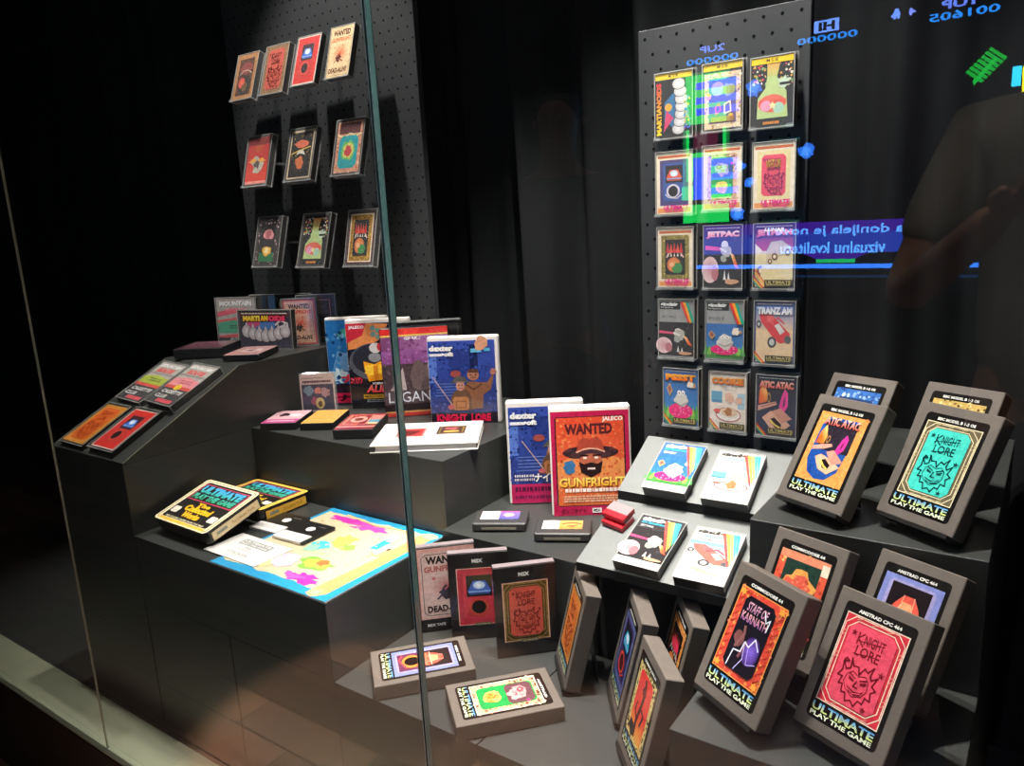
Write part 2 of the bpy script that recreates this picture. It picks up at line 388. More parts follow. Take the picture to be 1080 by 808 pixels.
def creatures(a, field='1f8a4a', right='5a3a44', rot=True, border=True, c1='e8a0a0', c2='e8943a'):
    if border:
        a.rect(0, 0, 1, 1, 'd8b090'); a.specks(0, 0, 1, 1, ['8a4030', 'f4d8b8', 'b87850', 'e8c8a8'], 240, .04, 8)
        a.frame(0, 0, 1, 1, .02, 'f0e0c8')
    a.rr(.14, .08, .86, .92, .1, field); a.cut(.16, .5, .84, .9, .08, right)
    a.blob(.5, .66, .2, c1, 11, 18, .22); a.blob(.42, .72, .08, '9a5058', 12); a.line([(.3, .62), (.28, .74), (.4, .8), (.5, .78)], .03, c1); a.star(.55, .64, .06, 'c06068'); a.specks(.38, .58, .64, .75, ['b06068', 'f4c8c0'], 14, .03, 2)
    a.blob(.5, .28, .2, 'f0c070', 21, 14, .18); a.blob(.5, .28, .15, c2, 22, 14, .25); a.specks(.4, .2, .6, .36, ['c86820', 'f8d890'], 12, .03, 5)
    a.star(.82, .78, .06, 'e03a8a')
def bottle(a, band=False):
    a.rect(0, 0, 1, 1, '1c1a18'); a.specks(.02, .6, .35, .95, ['e85868', 'f0e8d8', 'e8a038', '70b060'], 50, .03, 31); a.specks(.68, .55, .98, .95, ['e85868', 'f0e8d8', 'e8a038', '70b060'], 50, .03, 32)
    a.raw([(.38, .95), (.7, .95), (.62, .72), (.38, .72)], [lin('e8a050'), lin('e8a050'), lin('b8c070'), lin('b8c070')])
    a.poly([(.38, .72), (.62, .72), (.68, .6), (.84, .5), (.88, .12), (.14, .12), (.16, .42), (.34, .56)], 'b8cc88')
    a.ell(.5, .33, .33, .13, 'e06a58', 24); a.rect(.18, .3, .84, .38, 'e85a48'); a.ell(.36, .3, .14, .08, 'e89ab8'); a.ell(.66, .26, .13, .08, 'a8d0b8'); a.star(.52, .3, .1, 'f0e0a0')
    a.blob(.78, .62, .14, 'c8dcc0', 8, 14, .35); a.rect(.68, .58, .96, .62, '182018'); a.micro(.3, .02, .7, .07, 'e89040', 1, 5, .8)
def worm(a, x0, y0, x1, y1, horiz, c='b8b4b4', seed=0):
    n = 7
    for i in range(n):
        t = i/(n-1); r = .16 if i else .13
        if horiz: cx, cy, rx, ry = x0+(x1-x0)*t, y0+(y1-y0)*(.35+.5*abs(t-.5)**1.5*2), .1, .17
        else: cx, cy, rx, ry = x0+(x1-x0)*(.45+.3*sin(t*3)), y0+(y1-y0)*t, .17, .085
        a.ell(cx, cy, rx*1.1, ry*1.1, '3a3440', 16); a.ell(cx, cy, rx, ry, c, 16, c2='e8e4e4')
        if horiz: a.poly([(cx-.03, cy+ry*.9), (cx, cy+ry*1.6), (cx+.03, cy+ry*.9)], 'c8c0c8')
def martian_v(a):
    a.rect(0, 0, 1, 1, '141418'); a.rect(0, .91, 1, 1, 'e8c020'); a.txt('M S X', .36, .93, .64, .98, '302808', None, .02)
    a.poly([(.25, .55), (.6, .75), (.6, .1), (.25, .25)], '2a6a98'); a.poly([(.22, .08), (.5, .3), (.3, .42)], 'c83868'); a.ell(.36, .47, .1, .06, 'f0a030')
    worm(a, .5, .12, .8, .82, False); a.txt('MARTIANOIDS', .03, .04, .17, .86, 'f0d030', 'd83040', .05, 0, 90)
    a.specks(.8, .1, .97, .6, ['7a48b0', 'c89830', '4868c8'], 30, .04, 7)
def gems(a):
    a.rect(0, 0, 1, 1, '101014'); a.rect(0, .9, 1, 1, 'e8c020'); a.txt('M S X', .36, .925, .64, .975, '302808', None, .02)
    a.rect(.03, .02, .97, .86, 'd8c0a0'); a.specks(.03, .02, .97, .86, ['b08850', '8a60a8', 'f0e4d0'], 160, .035, 14)
    a.rect(.15, .1, .85, .78, '6a4a70', '3a58b0'); a.ell(.38, .62, .17, .11, 'a890d8'); a.blob(.66, .6, .15, '98a060', 6); a.star(.14, .52, .09, 'f09a38', 8, .7)
    a.line([(.34, .24), (.46, .3), (.42, .4), (.32, .34)], .035, 'e05a58', True); a.line([(.56, .24), (.72, .27), (.7, .42), (.56, .38)], .035, 'f0d8c8', True); a.star(.72, .2, .07, 'e8b030', 8, .7); a.rect(.2, .12, .8, .2, 'a07040')
def cream_frame(a, inner, pink=True, top='c86030'):
    a.rect(0, 0, 1, 1, 'efe0c8'); a.rect(.04, .91, .96, .95, top); a.rect(.03, .02, .97, .1, 'e89858')
    a.sub(.1, .14, .9, .88); inner(a); a.pop()
    if pink: pinklogo(a)
def spaceman(a, ground='1c181c'):          # small suited figure firing a beam over a planet
    a.rect(0, 0, 1, 1, ground); a.specks(0, .2, 1, 1, ['c8c0c8'], 20, .008, 51)
    a.poly([(0, .66), (.45, .64), (.45, .7), (0, .74)], 'e04a78'); a.ell(.14, .3, .24, .24, 'e8c8cc', 22, c2='c88890'); a.ell(.28, .24, .1, .14, 'b87078')
    a.ell(.56, .74, .1, .08, 'dcd8d4', 14); a.blob(.6, .62, .15, 'b8b4ae', 17, 12, .2); a.blob(.52, .5, .09, 'a0a49c', 18); a.line([(.44, .68), (.6, .62)], .05, 'e4e0dc')
    a.raw([(.7, .62), (.82, .56), (.97, .3), (.85, .35)], [lin('f4e8c0'), lin('f09040'), lin('d83828'), lin('e86030')])
    a.poly([(.52, .12), (.56, .3), (.6, .12)], 'dcd8d8'); a.poly([(.64, .12), (.67, .26), (.71, .12)], 'dcd8d8'); a.blob(.75, .08, .2, 'c89878', 19, 14, .2, .05)
def robotplant(a, small=False):             # white machine in a pink flower bed
    a.rect(0, .25, 1, 1, '2f78b8', '2a68b0'); a.rect(0, 0, 1, .3, '3f8a3a')
    for i in range(11): a.poly([(i/10-.08, .1), (i/10, .42-.05*(i % 2)), (i/10+.08, .1)], ('4aa044', '8ac050')[i % 2])
    a.ell(.5, .26, .38, .15, 'e82a78', 26); a.specks(.2, .16, .82, .34, ['f8b0cc', 'c01858'], 40, .022, 61)
    a.blob(.52, .48, .21, 'cfc8c0', 62, 18, .14); a.ell(.46, .62, .06, .05, 'f0ece8'); a.ell(.58, .62, .06, .05, 'f0ece8'); a.line([(.34, .42), (.52, .36), (.7, .44)], .025, '8a8480'); a.ell(.46, .615, .02, .017, '222222'); a.ell(.58, .615, .02, .017, '222222')
    a.poly([(.06, .7), (.16, .8), (.26, .66), (.16, .54)], 'c8a068'); a.poly([(.1, .7), (.16, .76), (.22, .67), (.16, .6)], '9a5a58'); a.blob(.8, .8, .1, 'e0d4c4', 63); a.rect(.8, .74, .96, .82, 'e8dccc'); a.ell(.94, .78, .04, .05, 'b08868')
def racer(a, sky='4a78c0', sand='e8c8a0', body='d83a40'):
    a.rect(0, .55, 1, 1, sand, sky); a.rect(0, 0, 1, .56, sand)
    a.poly([(.08, .88), (.3, .92), (.62, .72), (.92, .52), (.88, .38), (.66, .34), (.5, .42), (.14, .72)], body)
    a.poly([(.3, .86), (.5, .84), (.46, .68), (.3, .74)], 'e86a68'); a.poly([(.5, .66), (.62, .7), (.78, .56), (.66, .5)], 'd8d4d0'); a.line([(.4, .72), (.6, .8), (.76, .7)], .04, 'e04850')
    a.ell(.44, .36, .12, .1, '48484c', 18); a.ell(.44, .36, .07, .06, 'c8c4c0', 14); a.ell(.08, .68, .07, .07, '48484c', 14); a.ell(.08, .68, .035, .035, 'c8c4c0', 12); a.ell(.86, .42, .09, .07, '58585c', 14)
    for i in range(4): a.line([(.05+i*.1, .22-i*.05), (.6+i*.12, .1-i*.02)], .006, 'c8a078')
def moonbuggy(a):
    a.rect(0, .6, 1, 1, 'c03a38', '301c24'); a.rect(0, 0, 1, .62, 'e4d4a8'); a.poly([(0, .5), (.2, .62), (0, .75)], 'e8dcc0')
    a.poly([(.3, .62), (.42, .78), (.7, .8), (.95, .68), (.9, .56), (.5, .5), (.3, .36)], 'd0c0a0'); a.line([(.3, .62), (.42, .78), (.7, .8), (.95, .68)], .015, '8a7458')
    for x, y, r in ((.52, .52, .08), (.4, .44, .06), (.86, .6, .07), (.16, .28, .11)): a.ell(x, y, r, r*.8, '7a5038', 16); a.ell(x, y, r*.5, r*.4, 'e8d8b8', 12)
    a.poly([(.1, .0), (.2, .4), (.55, .3), (.9, .1), (.9, 0)], 'dcc898'); a.line([(0, .3), (.35, 0)], .03, 'e05030'); a.line([(0, .24), (.28, 0)], .03, 'e8b030'); a.line([(0, .18), (.2, 0)], .03, '3a98a8')
def kitchen(a):
    a.rect(0, 0, 1, 1, 'efe2d4'); a.rect(.02, .52, .34, .72, '6aa8c8'); a.rect(.04, .5, .34, .55, '4a88b0'); a.rect(.8, .4, 1, .7, 'a8c8dc')
    a.ell(.52, .28, .36, .13, 'f4ece4', 24); a.line([(.52+.36*cos(R(t)), .28+.13*sin(R(t))) for t in range(0, 361, 20)], .025, 'c84048'); a.ell(.55, .33, .24, .09, 'e8c8a8'); a.blob(.52, .34, .12, 'b87848', 3, 14, .3)
    a.blob(.55, .6, .14, 'e8b8a0', 71, 14, .2); a.blob(.84, .56, .1, 'e4b49c', 72); a.ell(.5, .8, .07, .04, 'dcd4cc'); a.line([(.36, .8), (.42, .86), (.48, .8)], .015, '888888', True); a.line([(.62, .82), (.7, .86), (.76, .8)], .015, '888888'); a.blob(.2, .34, .12, 'dc6058', 73, 12, .4, .04)
def haunted(a):     # candle flame, pink hooded shape, hand with an open chest on a dark blue ground
    a.rect(0, 0, 1, 1, '1c2c50', '2a2430')
    a.raw([(.02, .55), (.24, .6), (.26, .78), (.14, .98), (.04, .8)], [lin('d84820'), lin('e87828'), lin('f0a040'), lin('f8d080'), lin('e87030')])
    a.ell(.3, .68, .05, .1, 'a87840'); a.ell(.3, .68, .025, .06, '2a2030'); a.poly([(0, .42), (.3, .5), (.52, .56), (.5, .62), (.2, .56), (0, .52)], 'd89a88'); a.line([(.1, .5), (.5, .6)], .02, '8a5048')
    a.poly([(.58, .52), (.72, .42), (.82, .55), (.82, .78), (.74, .86), (.66, .74)], 'e83a98'); a.poly([(.68, .5), (.74, .56), (.76, .74), (.7, .66)], '6a1848')
    a.poly([(.12, .3), (.36, .44), (.66, .34), (.9, .2), (.6, .02), (.34, .12)], 'e0a890'); a.poly([(.4, .44), (.62, .5), (.94, .32), (.66, .22)], 'cf8f7c'); a.poly([(.34, .28), (.46, .32), (.66, .2), (.62, .1), (.46, .14)], '241418'); a.line([(.36, .26), (.48, .18), (.6, .14)], .05, 'e8c860')
def atic(a, plain=False):
    if plain: a.rect(0, 0, 1, 1, '2a3048')
    else:
        a.rect(0, 0, 1, 1, 'e89850'); a.specks(0, 0, 1, 1, ['d88848', 'f0a868'], 120, .03, 81)
        a.poly([(.2, .12), (.4, .04), (.62, .06), (.8, .2), (.84, .45), (.84, .94), (.2, .94), (.12, .8), (.1, .3)], '1e4a98'); a.specks(.2, .1, .75, .4, ['2a5aa8', '183a80'], 40, .03, 82)
    a.sub(.12, .1, .9, .82); 
    if plain: haunted(a)
    else:
        a.rect(.1, .5, .95, 1.1, '2c2430')
        a.raw([(.02, .6), (.24, .62), (.26, .78), (.14, 1.), (.04, .84)], [lin('d84820'), lin('e87828'), lin('f0a040'), lin('f8d080'), lin('e87030')])
        a.ell(.32, .72, .05, .08, 'a87840'); a.ell(.32, .72, .025, .05, '2a2030'); a.poly([(0, .46), (.3, .52), (.5, .6), (.46, .65), (.2, .6), (0, .54)], 'd89a88')
        a.poly([(.6, .52), (.7, .46), (.82, .58), (.84, .8), (.76, .88), (.68, .76)], 'e83a98'); a.poly([(.7, .54), (.75, .6), (.77, .76), (.72, .7)], '6a1848')
        a.poly([(.16, .34), (.3, .42), (.56, .36), (.9, .24), (.64, .06), (.36, .12)], 'e8b090'); a.poly([(.4, .48), (.58, .54), (.94, .34), (.66, .26)], 'cf8f7c'); a.poly([(.34, .3), (.46, .34), (.64, .24), (.6, .14), (.46, .16)], '241418'); a.line([(.36, .29), (.48, .2), (.58, .16)], .05, 'e8c860')
    a.pop(); a.txt('ATIC ATAC', .08 if plain else .16, .82, .93 if plain else .88, .94, 'e04838', 'f0c8b8', .03, 0, 0, (.01, -.008, '3a1018'))
def karnath(a):
    a.rect(0, 0, 1, 1, 'd84a38'); a.specks(0, 0, 1, 1, ['e87058', 'c03828', 'e89048'], 200, .035, 91); a.frame(0, 0, 1, 1, .015, 'f0a050')
    for x in (.08, .92):
        for k in range(9): a.line([(x-.05, .1+k*.09), (x+.05, .16+k*.09)], .012, '9a2820')
    for x, y in ((.08, .06), (.92, .06), (.08, .94), (.92, .94)): a.star(x, y, .08, 'f0a040', 6, .5)
    a.cut(.17, .08, .83, .93, .08, '1a1620'); a.sub(.17, .08, .83, .93)
    a.ell(.7, .34, .26, .2, '3a2060', 18, c2='8a68e0'); a.blob(.25, .42, .16, '7a4a48', 92, 14, .3); a.line([(.2, .3), (.35, .5), (.3, .6)], .07, '8a5a58'); a.line([(.4, .2), (.5, .42)], .08, '7a4a50')
    a.txt('STAFF OF', .14, .8, .82, .93, 'b878a0', 'e0a8b8', .02, .2); a.txt('KARNATH', .06, .66, .9, .78, '9a5a98', 'e0a0a0', .03, 0)
    a.line([(.15, .02), (.2, .25), (.42, .27), (.45, .42), (.6, .38), (.72, .52), (.9, .4)], .03, 'f0ecff'); a.line([(.45, .42), (.55, .2), (.4, .02)], .02, 'd8c8ff'); a.line([(.6, .38), (.7, .16), (.95, .22)], .018, 'c8b0ff'); a.line([(.7, .9), (.82, .78), (.92, .84), (.9, .68)], .03, 'e8f0f4'); a.pop()
def golem(a, b1='7a6a38'):
    a.rect(0, 0, 1, 1, 'c8b070'); a.specks(0, 0, 1, 1, ['2a2414', '584820', 'e8d8a0'], 320, .03, 93); a.frame(0, 0, 1, 1, .02, '4a3c1c')
    a.cut(.14, .07, .86, .93, .08, 'd83830'); a.raw([(.14, .07), (.86, .07), (.86, .4), (.14, .4)], [lin('e8a040'), lin('e8a040'), lin('d83830'), lin('d83830')])
    a.line([(.45, .1), (.42, .3), (.5, .5), (.55, .7), (.48, .85)], .1, '58181c'); a.line([(.5, .5), (.7, .45), (.62, .3)], .06, '58181c'); a.line([(.42, .3), (.28, .38), (.3, .5)], .05, '7a2020'); a.ell(.5, .72, .1, .06, '7a2020'); a.blob(.3, .14, .14, '1c1014', 94)
def hexdome(a, frame_='8088c8', blk='1c1418'):
    a.rect(0, 0, 1, 1, frame_); a.cut(.1, .05, .9, .95, .06, 'a098c8'); a.rect(.16, .08, .84, .92, '6a3050'); a.rect(.16, .5, .84, .92, blk)
    a.poly([(.22, .54), (.3, .68), (.42, .8), (.6, .8), (.72, .68), (.78, .54)], 'e05848'); a.poly([(.34, .58), (.42, .72), (.58, .72), (.66, .58)], 'f0a878'); a.line([(.22, .6), (.78, .6)], .012, 'f4d0b8'); a.line([(.42, .8), (.4, .54)], .012, 'f0b898'); a.line([(.6, .8), (.62, .54)], .012, 'f0b898'); a.rect(.24, .5, .76, .54, 'e87858')
    a.ell(.5, .3, .26, .16, 'e8883a', 18); a.ell(.5, .3, .17, .12, '140c10', 18); a.line([(.22, .16), (.4, .1), (.74, .2)], .04, 'c84a58')
def serpent(a):
    a.rect(0, 0, 1, 1, 'd85840'); a.specks(0, 0, 1, 1, ['e88858', 'b83a30', 'f0c070'], 200, .04, 95); a.rect(.14, .08, .86, .92, '203830'); a.blob(.5, .55, .34, 'e8a050', 96, 20, .2); a.blob(.5, .55, .25, 'd85a48', 97, 20, .3); a.specks(.3, .4, .7, .7, ['f08868', 'a83828'], 40, .03, 98)
    a.rect(0, .9, 1, 1, 'e08868'); a.rect(.86, .82, 1, .96, 'f0e0c8')
def crestpanel(a, c='c8a860', f='6a2a38', top='3a6ab0'):
    a.rect(0, 0, 1, 1, c); a.specks(0, 0, 1, 1, ['5a4020', 'e8d090'], 200, .03, 99); a.rect(.12, .08, .88, .9, f); a.star(.88, .86, .07, 'e0307a')
def blueband(a):
    a.rect(0, 0, 1, 1, '3a6ab0'); a.specks(0, .1, 1, 1, ['c8d8f0', '2a4a88', '88a8d8'], 160, .04, 101); a.rect(.12, .08, .88, .86, '203868')
def wanted(a, c1='e8c498', c2='e05040', ink='2a1c18', line2='GUNFRIGHT'):
    a.rect(0, 0, 1, 1, c1); a.cut(.04, .03, .96, .97, .08, c1); a.line([(.12, .03), (.88, .03), (.96, .08), (.96, .92), (.88, .97), (.12, .97), (.04, .92), (.04, .08)], .01, ink, True)
    a.ell(.52, .46, .36, .22, c1, 20, c2=c2); a.txt('WANTED', .12, .82, .88, .94, ink, None, .05); a.txt(line2, .08, .7, .92, .79, c2, None, .04)
    a.star(.25, .6, .05, c2); a.star(.6, .62, .05, c2); a.blob(.45, .38, .12, ink, 103, 12, .4); a.line([(.42, .36), (.3, .28)], .03, ink); a.line([(.5, .36), (.66, .3)], .03, ink); a.line([(.45, .42), (.62, .56)], .03, c2)
    a.txt('DEAD-ALIVE', .1, .08, .9, .18, ink, None, .03)
def collector_label(a, art, platform, rot=False):
    a.rr(0, 0, 1, 1, .06, '171514'); a.txt(platform, .2, .935, .8, .965, 'ece8e0', None, .04)
    a.sub(.06, .155, .94, .915); art(a); a.pop(); ultimate(a, .06, .025, .94, .135)
def soldier(a, x=.5, two=True):
    if two:
        a.poly([(.48, .1), (.5, .34), (.6, .42), (.86, .4), (.98, .56), (.92, .3), (.8, .22), (.78, .02), (.5, 0)], '8a5a40'); a.ell(.66, .52, .09, .085, 'a87058', 16); a.rect(.585, .55, .735, .6, '5a3a30'); a.ell(.62, .52, .012, .01, '2a1810'); a.ell(.7, .52, .012, .01, '2a1810'); a.rect(.62, .475, .7, .485, '5a3028'); a.blob(.96, .56, .05, 'b07060', 111); a.ell(.4, .54, .08, .05, '9a4a44'); a.line([(.55, .38), (.66, .3), (.78, .38)], .02, '5a3a2a')
    a.poly([(x-.22, 0), (x-.18, .22), (x-.1, .3), (x+.06, .3), (x+.12, .2), (x+.12, 0)], '6a4a38'); a.ell(x-.04, .36, .065, .075, 'c08878', 16); a.poly([(x-.18, .4), (x-.1, .5), (x+.02, .5), (x+.1, .4), (x-.04, .42)], '5a5450'); a.rect(x-.11, .41, x+.03, .425, '8a7a68')
    a.ell(x-.065, .37, .01, .008, '201010'); a.ell(x-.01, .37, .01, .008, '201010'); a.line([(x-.06, .325), (x, .325)], .01, '6a3028')
    a.cut(x-.16, .0, x+.08, .2, .03, 'b87848'); a.frame(x-.12, .03, x+.04, .14, .012, '7a4a28'); a.line([(x-.45, .5), (x-.16, .06)], .012, 'c8a8a0'); a.ell(x-.19, .05, .05, .035, 'c05a60')
def dexter_cover(a, red=False):
    a.rect(0, 0, 1, 1, '1c2c68', '3a50a8'); a.rect(.3, .55, .62, .9, '2a3a80'); a.rect(0, .5, .12, .85, '5a78c8'); a.rect(.62, .6, .74, .95, '1a2450')
    a.specks(0, .1, 1, 1, ['22347a', '34489c', '1a2860', '4058a8'], 260, .022, 301)
    for i in range(5): a.rect(.1, .34+i*.035, .5, .347+i*.035, '7088c8')
    if red:
        a.sub(0, .3, 1, 1); soldier(a, .62, True); a.pop(); a.rect(0, 0, 1, .2, 'b82058'); a.txt('ナイトロアー', .32, .22, .98, .31, 'f0ece8', None, .03); a.micro(.05, .22, .32, .3, 'd8d0d8', 2, 5); a.micro(.05, .11, .9, .17, '5a1038', 1, 7, .8); a.micro(.05, .03, .9, .08, '7a1848', 1, 8, .7)
    else:
        a.sub(0, .16, 1, .98); soldier(a, .5, True); a.pop(); a.rect(0, 0, 1, .13, '201828'); a.txt('KNIGHT  LORE', .08, .02, .9, .115, 'e8204c', None, .06); a.rect(.64, .855, .8, .9, '68b8e0'); a.rect(.84, .865, .93, .905, '58b0d8'); a.blob(.8, .96, .1, 'd89a78', 112)
    a.txt('dexter', .02, .88, .38, .95, 'f4f2f0', None, .06); a.rect(.02, .82, .2, .85, 'e8e4e8'); a.txt('soft', .2, .815, .38, .87, 'f4f2f0', None, .06)
def sheriff_cover(a):
    a.rect(0, 0, 1, 1, 'b8204c'); a.sub(.05, .09, .95, .95); a.rr(0, 0, 1, 1, .04, '382028'); a.rect(.02, .01, .98, .99, 'd8683a', 'd84a30')
    a.poly([(.02, .5), (.3, .56), (.6, .54), (.98, .6), (.98, .2), (.02, .2)], 'e08a50'); a.poly([(.02, .6), (.25, .78), (.5, .82), (.75, .78), (.98, .66), (.98, .52), (.6, .58), (.3, .56), (.02, .56)], 'd85838')
    a.specks(.03, .02, .97, .98, ['d05c34', 'dc7848', 'c84c2c', 'e08a54'], 320, .02, 302)
    a.blob(.2, .44, .09, '3a70a0', 121); a.txt('WANTED', .14, .8, .82, .92, '582428', None, .05); a.txt('JALECO', .68, .93, .97, .99, 'f4f0e8', None, .03)
    a.ell(.5, .53, .17, .12, 'c8704c', 18); a.ell(.5, .6, .4, .075, '38252a', 26); a.ell(.5, .575, .3, .05, '4a3034', 22); a.poly([(.3, .6), (.33, .72), (.4, .77), (.5, .745), (.6, .775), (.67, .72), (.7, .6), (.5, .64)], 'a84434'); a.line([(.3, .605), (.4, .635), (.5, .645), (.6, .635), (.7, .605)], .022, 'e0a890'); a.ell(.5, .52, .16, .065, 'b8644a', 18); a.poly([(.1, .6), (.2, .66), (.24, .62)], '58343a'); a.poly([(.9, .6), (.8, .66), (.76, .62)], '58343a')
    a.poly([(.33, .5), (.36, .38), (.5, .32), (.64, .38), (.67, .5), (.6, .47), (.5, .49), (.4, .47)], '2a1a1c'); a.rect(.36, .56, .47, .575, '28181a'); a.rect(.53, .56, .64, .575, '28181a'); a.ell(.42, .54, .03, .012, 'f0e0d0'); a.ell(.58, .54, .03, .012, 'f0e0d0'); a.rect(.45, .41, .56, .43, 'f0d8d0')
    a.txt('GUNFRIGHT', .04, .22, .98, .32, 'f0b030', 'f8e070', .03, 0, 0, (.012, -.008, '8a2818')); a.micro(.12, .15, .92, .2, 'f4e4d8', 1, 9, .8); a.micro(.1, .04, .92, .12, 'e8b898', 3, 11); a.pop()
    a.txt('ガンフライト', .1, .025, .42, .07, '3a1428', None, .02); a.rect(.5, .025, .62, .07, 'f0e8e8'); a.txt('MSX', .515, .033, .605, .062, '2a1020', None, .04); a.txt('JALECO', .7, .03, .9, .06, '3a1428')
def alien_cover(a):
    a.rect(0, 0, 1, 1, '1c1a1e'); a.specks(0, .3, 1, 1, ['c8c8d0', '787880', '3a383e'], 120, .014, 131); a.poly([(0, .78), (.0, 1), (.36, 1), (.4, .9), (.2, .82)], 'c82830'); a.txt('JALECO', .05, .93, .34, .975, 'f0e8e8', None, .05)
    a.poly([(.02, .7), (.35, .72), (.6, .8), (.78, .98), (.38, 1), (.3, .86), (.02, .78)], 'e08a48'); a.ell(.5, .55, .48, .22, '54565c', 24); a.ell(.5, .58, .42, .18, '2a2a30', 24)
    for i in range(8): a.ell(.5+.09*(i % 4), .94-.07*(i // 4)-.03*(i % 4), .05, .03, '6a8a80')
    a.ell(.52, .71, .11, .06, 'd0c8c8'); a.ell(.62, .72, .07, .05, 'c83840'); a.ell(.5, .6, .12, .055, '88888c', 16); a.poly([(.28, .56), (.48, .52), (.7, .58), (.72, .46), (.66, .34), (.36, .32), (.3, .45)], 'f0a020'); a.blob(.4, .45, .1, 'f8c838', 132); a.blob(.6, .46, .1, 'f8c030', 133); a.rect(.46, .33, .54, .5, 'd88018')
    a.txt('SCIENCE FICTION', .42, .285, .98, .31, 'f0ecec', None, .04); a.txt('ALIEN 8', .3, .19, .98, .28, 'e83040', 'f08078', .04, .2); a.rect(.24, .12, .98, .17, 'b88820'); a.txt('MASTERTRONIC', .26, .13, .96, .16, '4a3808', None, .02); a.micro(.3, .07, .95, .11, '88888c', 2, 15); a.rect(.62, .02, .78, .055, 'e8e8e8'); a.txt('MSX', .64, .028, .76, .048, '202020', None, .04); a.txt('エイリアン', .02, .3, .24, .38, 'e83048', None, .05)
def blue_cover(a):
    a.rect(0, 0, 1, 1, '1c4c88', '2a7ac0'); a.blob(.42, .85, .2, '48a890', 141, 16, .3, .08); a.blob(.25, .5, .18, '6a98c8', 142, 16, .3); a.poly([(.35, .2), (.4, .55), (.45, .75), (.55, .8), (.65, .72), (.7, .5), (.75, .25), (.6, .2)], '30587c'); a.ell(.55, .8, .08, .05, '4a7090'); a.line([(.45, .6), (.85, .68)], .04, '28486a'); a.line([(.5, .5), (.78, .55)], .03, '5888a8'); a.blob(.18, .35, .12, 'c8dce8', 143); a.specks(0, .1, 1, 1, ['3a88c8', '18406c', '78b0d8'], 60, .04, 144)
    a.rect(0, 0, 1, .25, '28182c'); a.txt('ナイト', .2, .26, .9, .36, 'e02848', None, .06); a.rect(0, .02, 1, .14, 'c02048'); a.txt('ナイト', .1, .04, .9, .12, '40101c', None, .05)
def purple_cover(a):
    a.rect(0, 0, 1, 1, '2c2024'); a.rect(.0, .6, 1, .92, '8a4a88', 'a868a8'); a.hrect(.0, .75, 1, .93, '78406c', 'b078b0'); a.rect(0, .93, 1, 1, 'd83030'); a.rect(0, .91, 1, .93, 'e8c060'); a.poly([(.3, 1), (.35, .93), (.55, .93), (.6, 1)], 'e84038'); a.txt('GRAKT', .35, .87, .6, .905, 'e8e0e8', None, .05)
    a.specks(0, .6, 1, .9, ['94589a', '7c4078', 'a870ac'], 120, .025, 303)
    a.rect(0, .14, 1, .6, '4a3a40'); a.specks(0, .14, 1, .6, ['54444a', '3c2e34', '6a585e'], 140, .03, 304); a.poly([(.1, .3), (.3, .56), (.34, .3)], 'b8a8a8'); a.blob(.6, .45, .2, '6a5858', 151, 18, .3); a.blob(.8, .5, .14, '8a7880', 152, 16, .3); a.txt('LEGANVI', .06, .16, .86, .28, 'e4e8f4', None, 0); a.rect(0, 0, 1, .04, 'c83a38'); a.rect(0, .04, 1, .06, 'e0a060')
def small_cover(a):
    a.rect(0, 0, 1, 1, 'c8b0a8'); a.rect(.04, .04, .96, .72, '504c58'); a.blob(.25, .55, .14, '7a8a98', 161); a.blob(.72, .5, .14, 'b08888', 162); a.blob(.4, .25, .14, 'a05058', 163, 14, .4); a.blob(.5, .55, .1, 'd08878', 164); a.ell(.55, .22, .13, .15, 'd0b070', 18); a.ell(.55, .2, .06, .08, '6a5040'); a.micro(.08, .74, .92, .82, '5a3038', 1, 17, .7); a.micro(.08, .86, .7, .9, '8a7870', 1, 18)
def martian_h(a):
    a.rect(0, 0, 1, 1, '3a3450', '282030'); a.rect(0, .84, 1, .95, '5a1828'); a.micro(.05, .9, .95, .94, 'e8d8c8', 1, 19, .7)
    a.ell(.42, .62, .3, .26, '3f78c0', 24); a.ell(.28, .68, .14, .13, 'd04878'); a.rect(.1, .75, .9, .86, '8a2838')
    worm(a, .14, .2, .9, .55, True, 'b8a8b0'); a.line([(.72, .62), (.82, .74), (.95, .66), (.96, .5)], .03, 'd0c8cc'); a.line([(.78, .55), (.88, .6)], .03, 'd0c8cc')
    a.raw([(.06, .72), (.5, .72), (.94, .72), (.94, .9), (.5, .9), (.06, .9)], [lin('4a2030')]*6); a.txt('MARTI', .08, .72, .42, .87, 'f0c020', 'f8e060', .08); a.txt('AN', .43, .72, .58, .87, 'f0a020', 'f8d840', .08); a.txt('OIDS', .59, .72, .92, .87, 'e83a78', 'e04a58', .08)
def multi_cover(a, c1='48a080', lime=False):
    a.rect(0, 0, 1, 1, 'b0a8a4'); a.txt('MOUNTAIN', .08, .82, .92, .94, 'ece8e8', None, .08, 0, 0, (.01, -.01, '5a6a70'))
    a.poly([(0, .68), (.4, .78), (1, .7), (1, .62), (.5, .66), (0, .58)], 'e05870'); a.txt('ROUTE', .22, .67, .8, .77, 'e8405a', 'f098a8', .06, .3); a.poly([(0, .5), (.5, .56), (1, .52), (1, .46), (0, .42)], 'd85860')
    a.rect(0, .2, 1, .44, c1); a.poly([(0, .44), (.4, .5), (1, .46), (1, .42), (0, .4)], c1); a.micro(.3, .28, .75, .38, '283830', 2, 21, .5); a.poly([(0, .14), (1, .22), (1, .16), (0, .06)], 'd85860'); a.rect(0, 0, 1, .1, '302c30'); a.txt('FUTURE CLUB', .3, .02, .95, .09, 'd8d4d4', None, .02, .2)
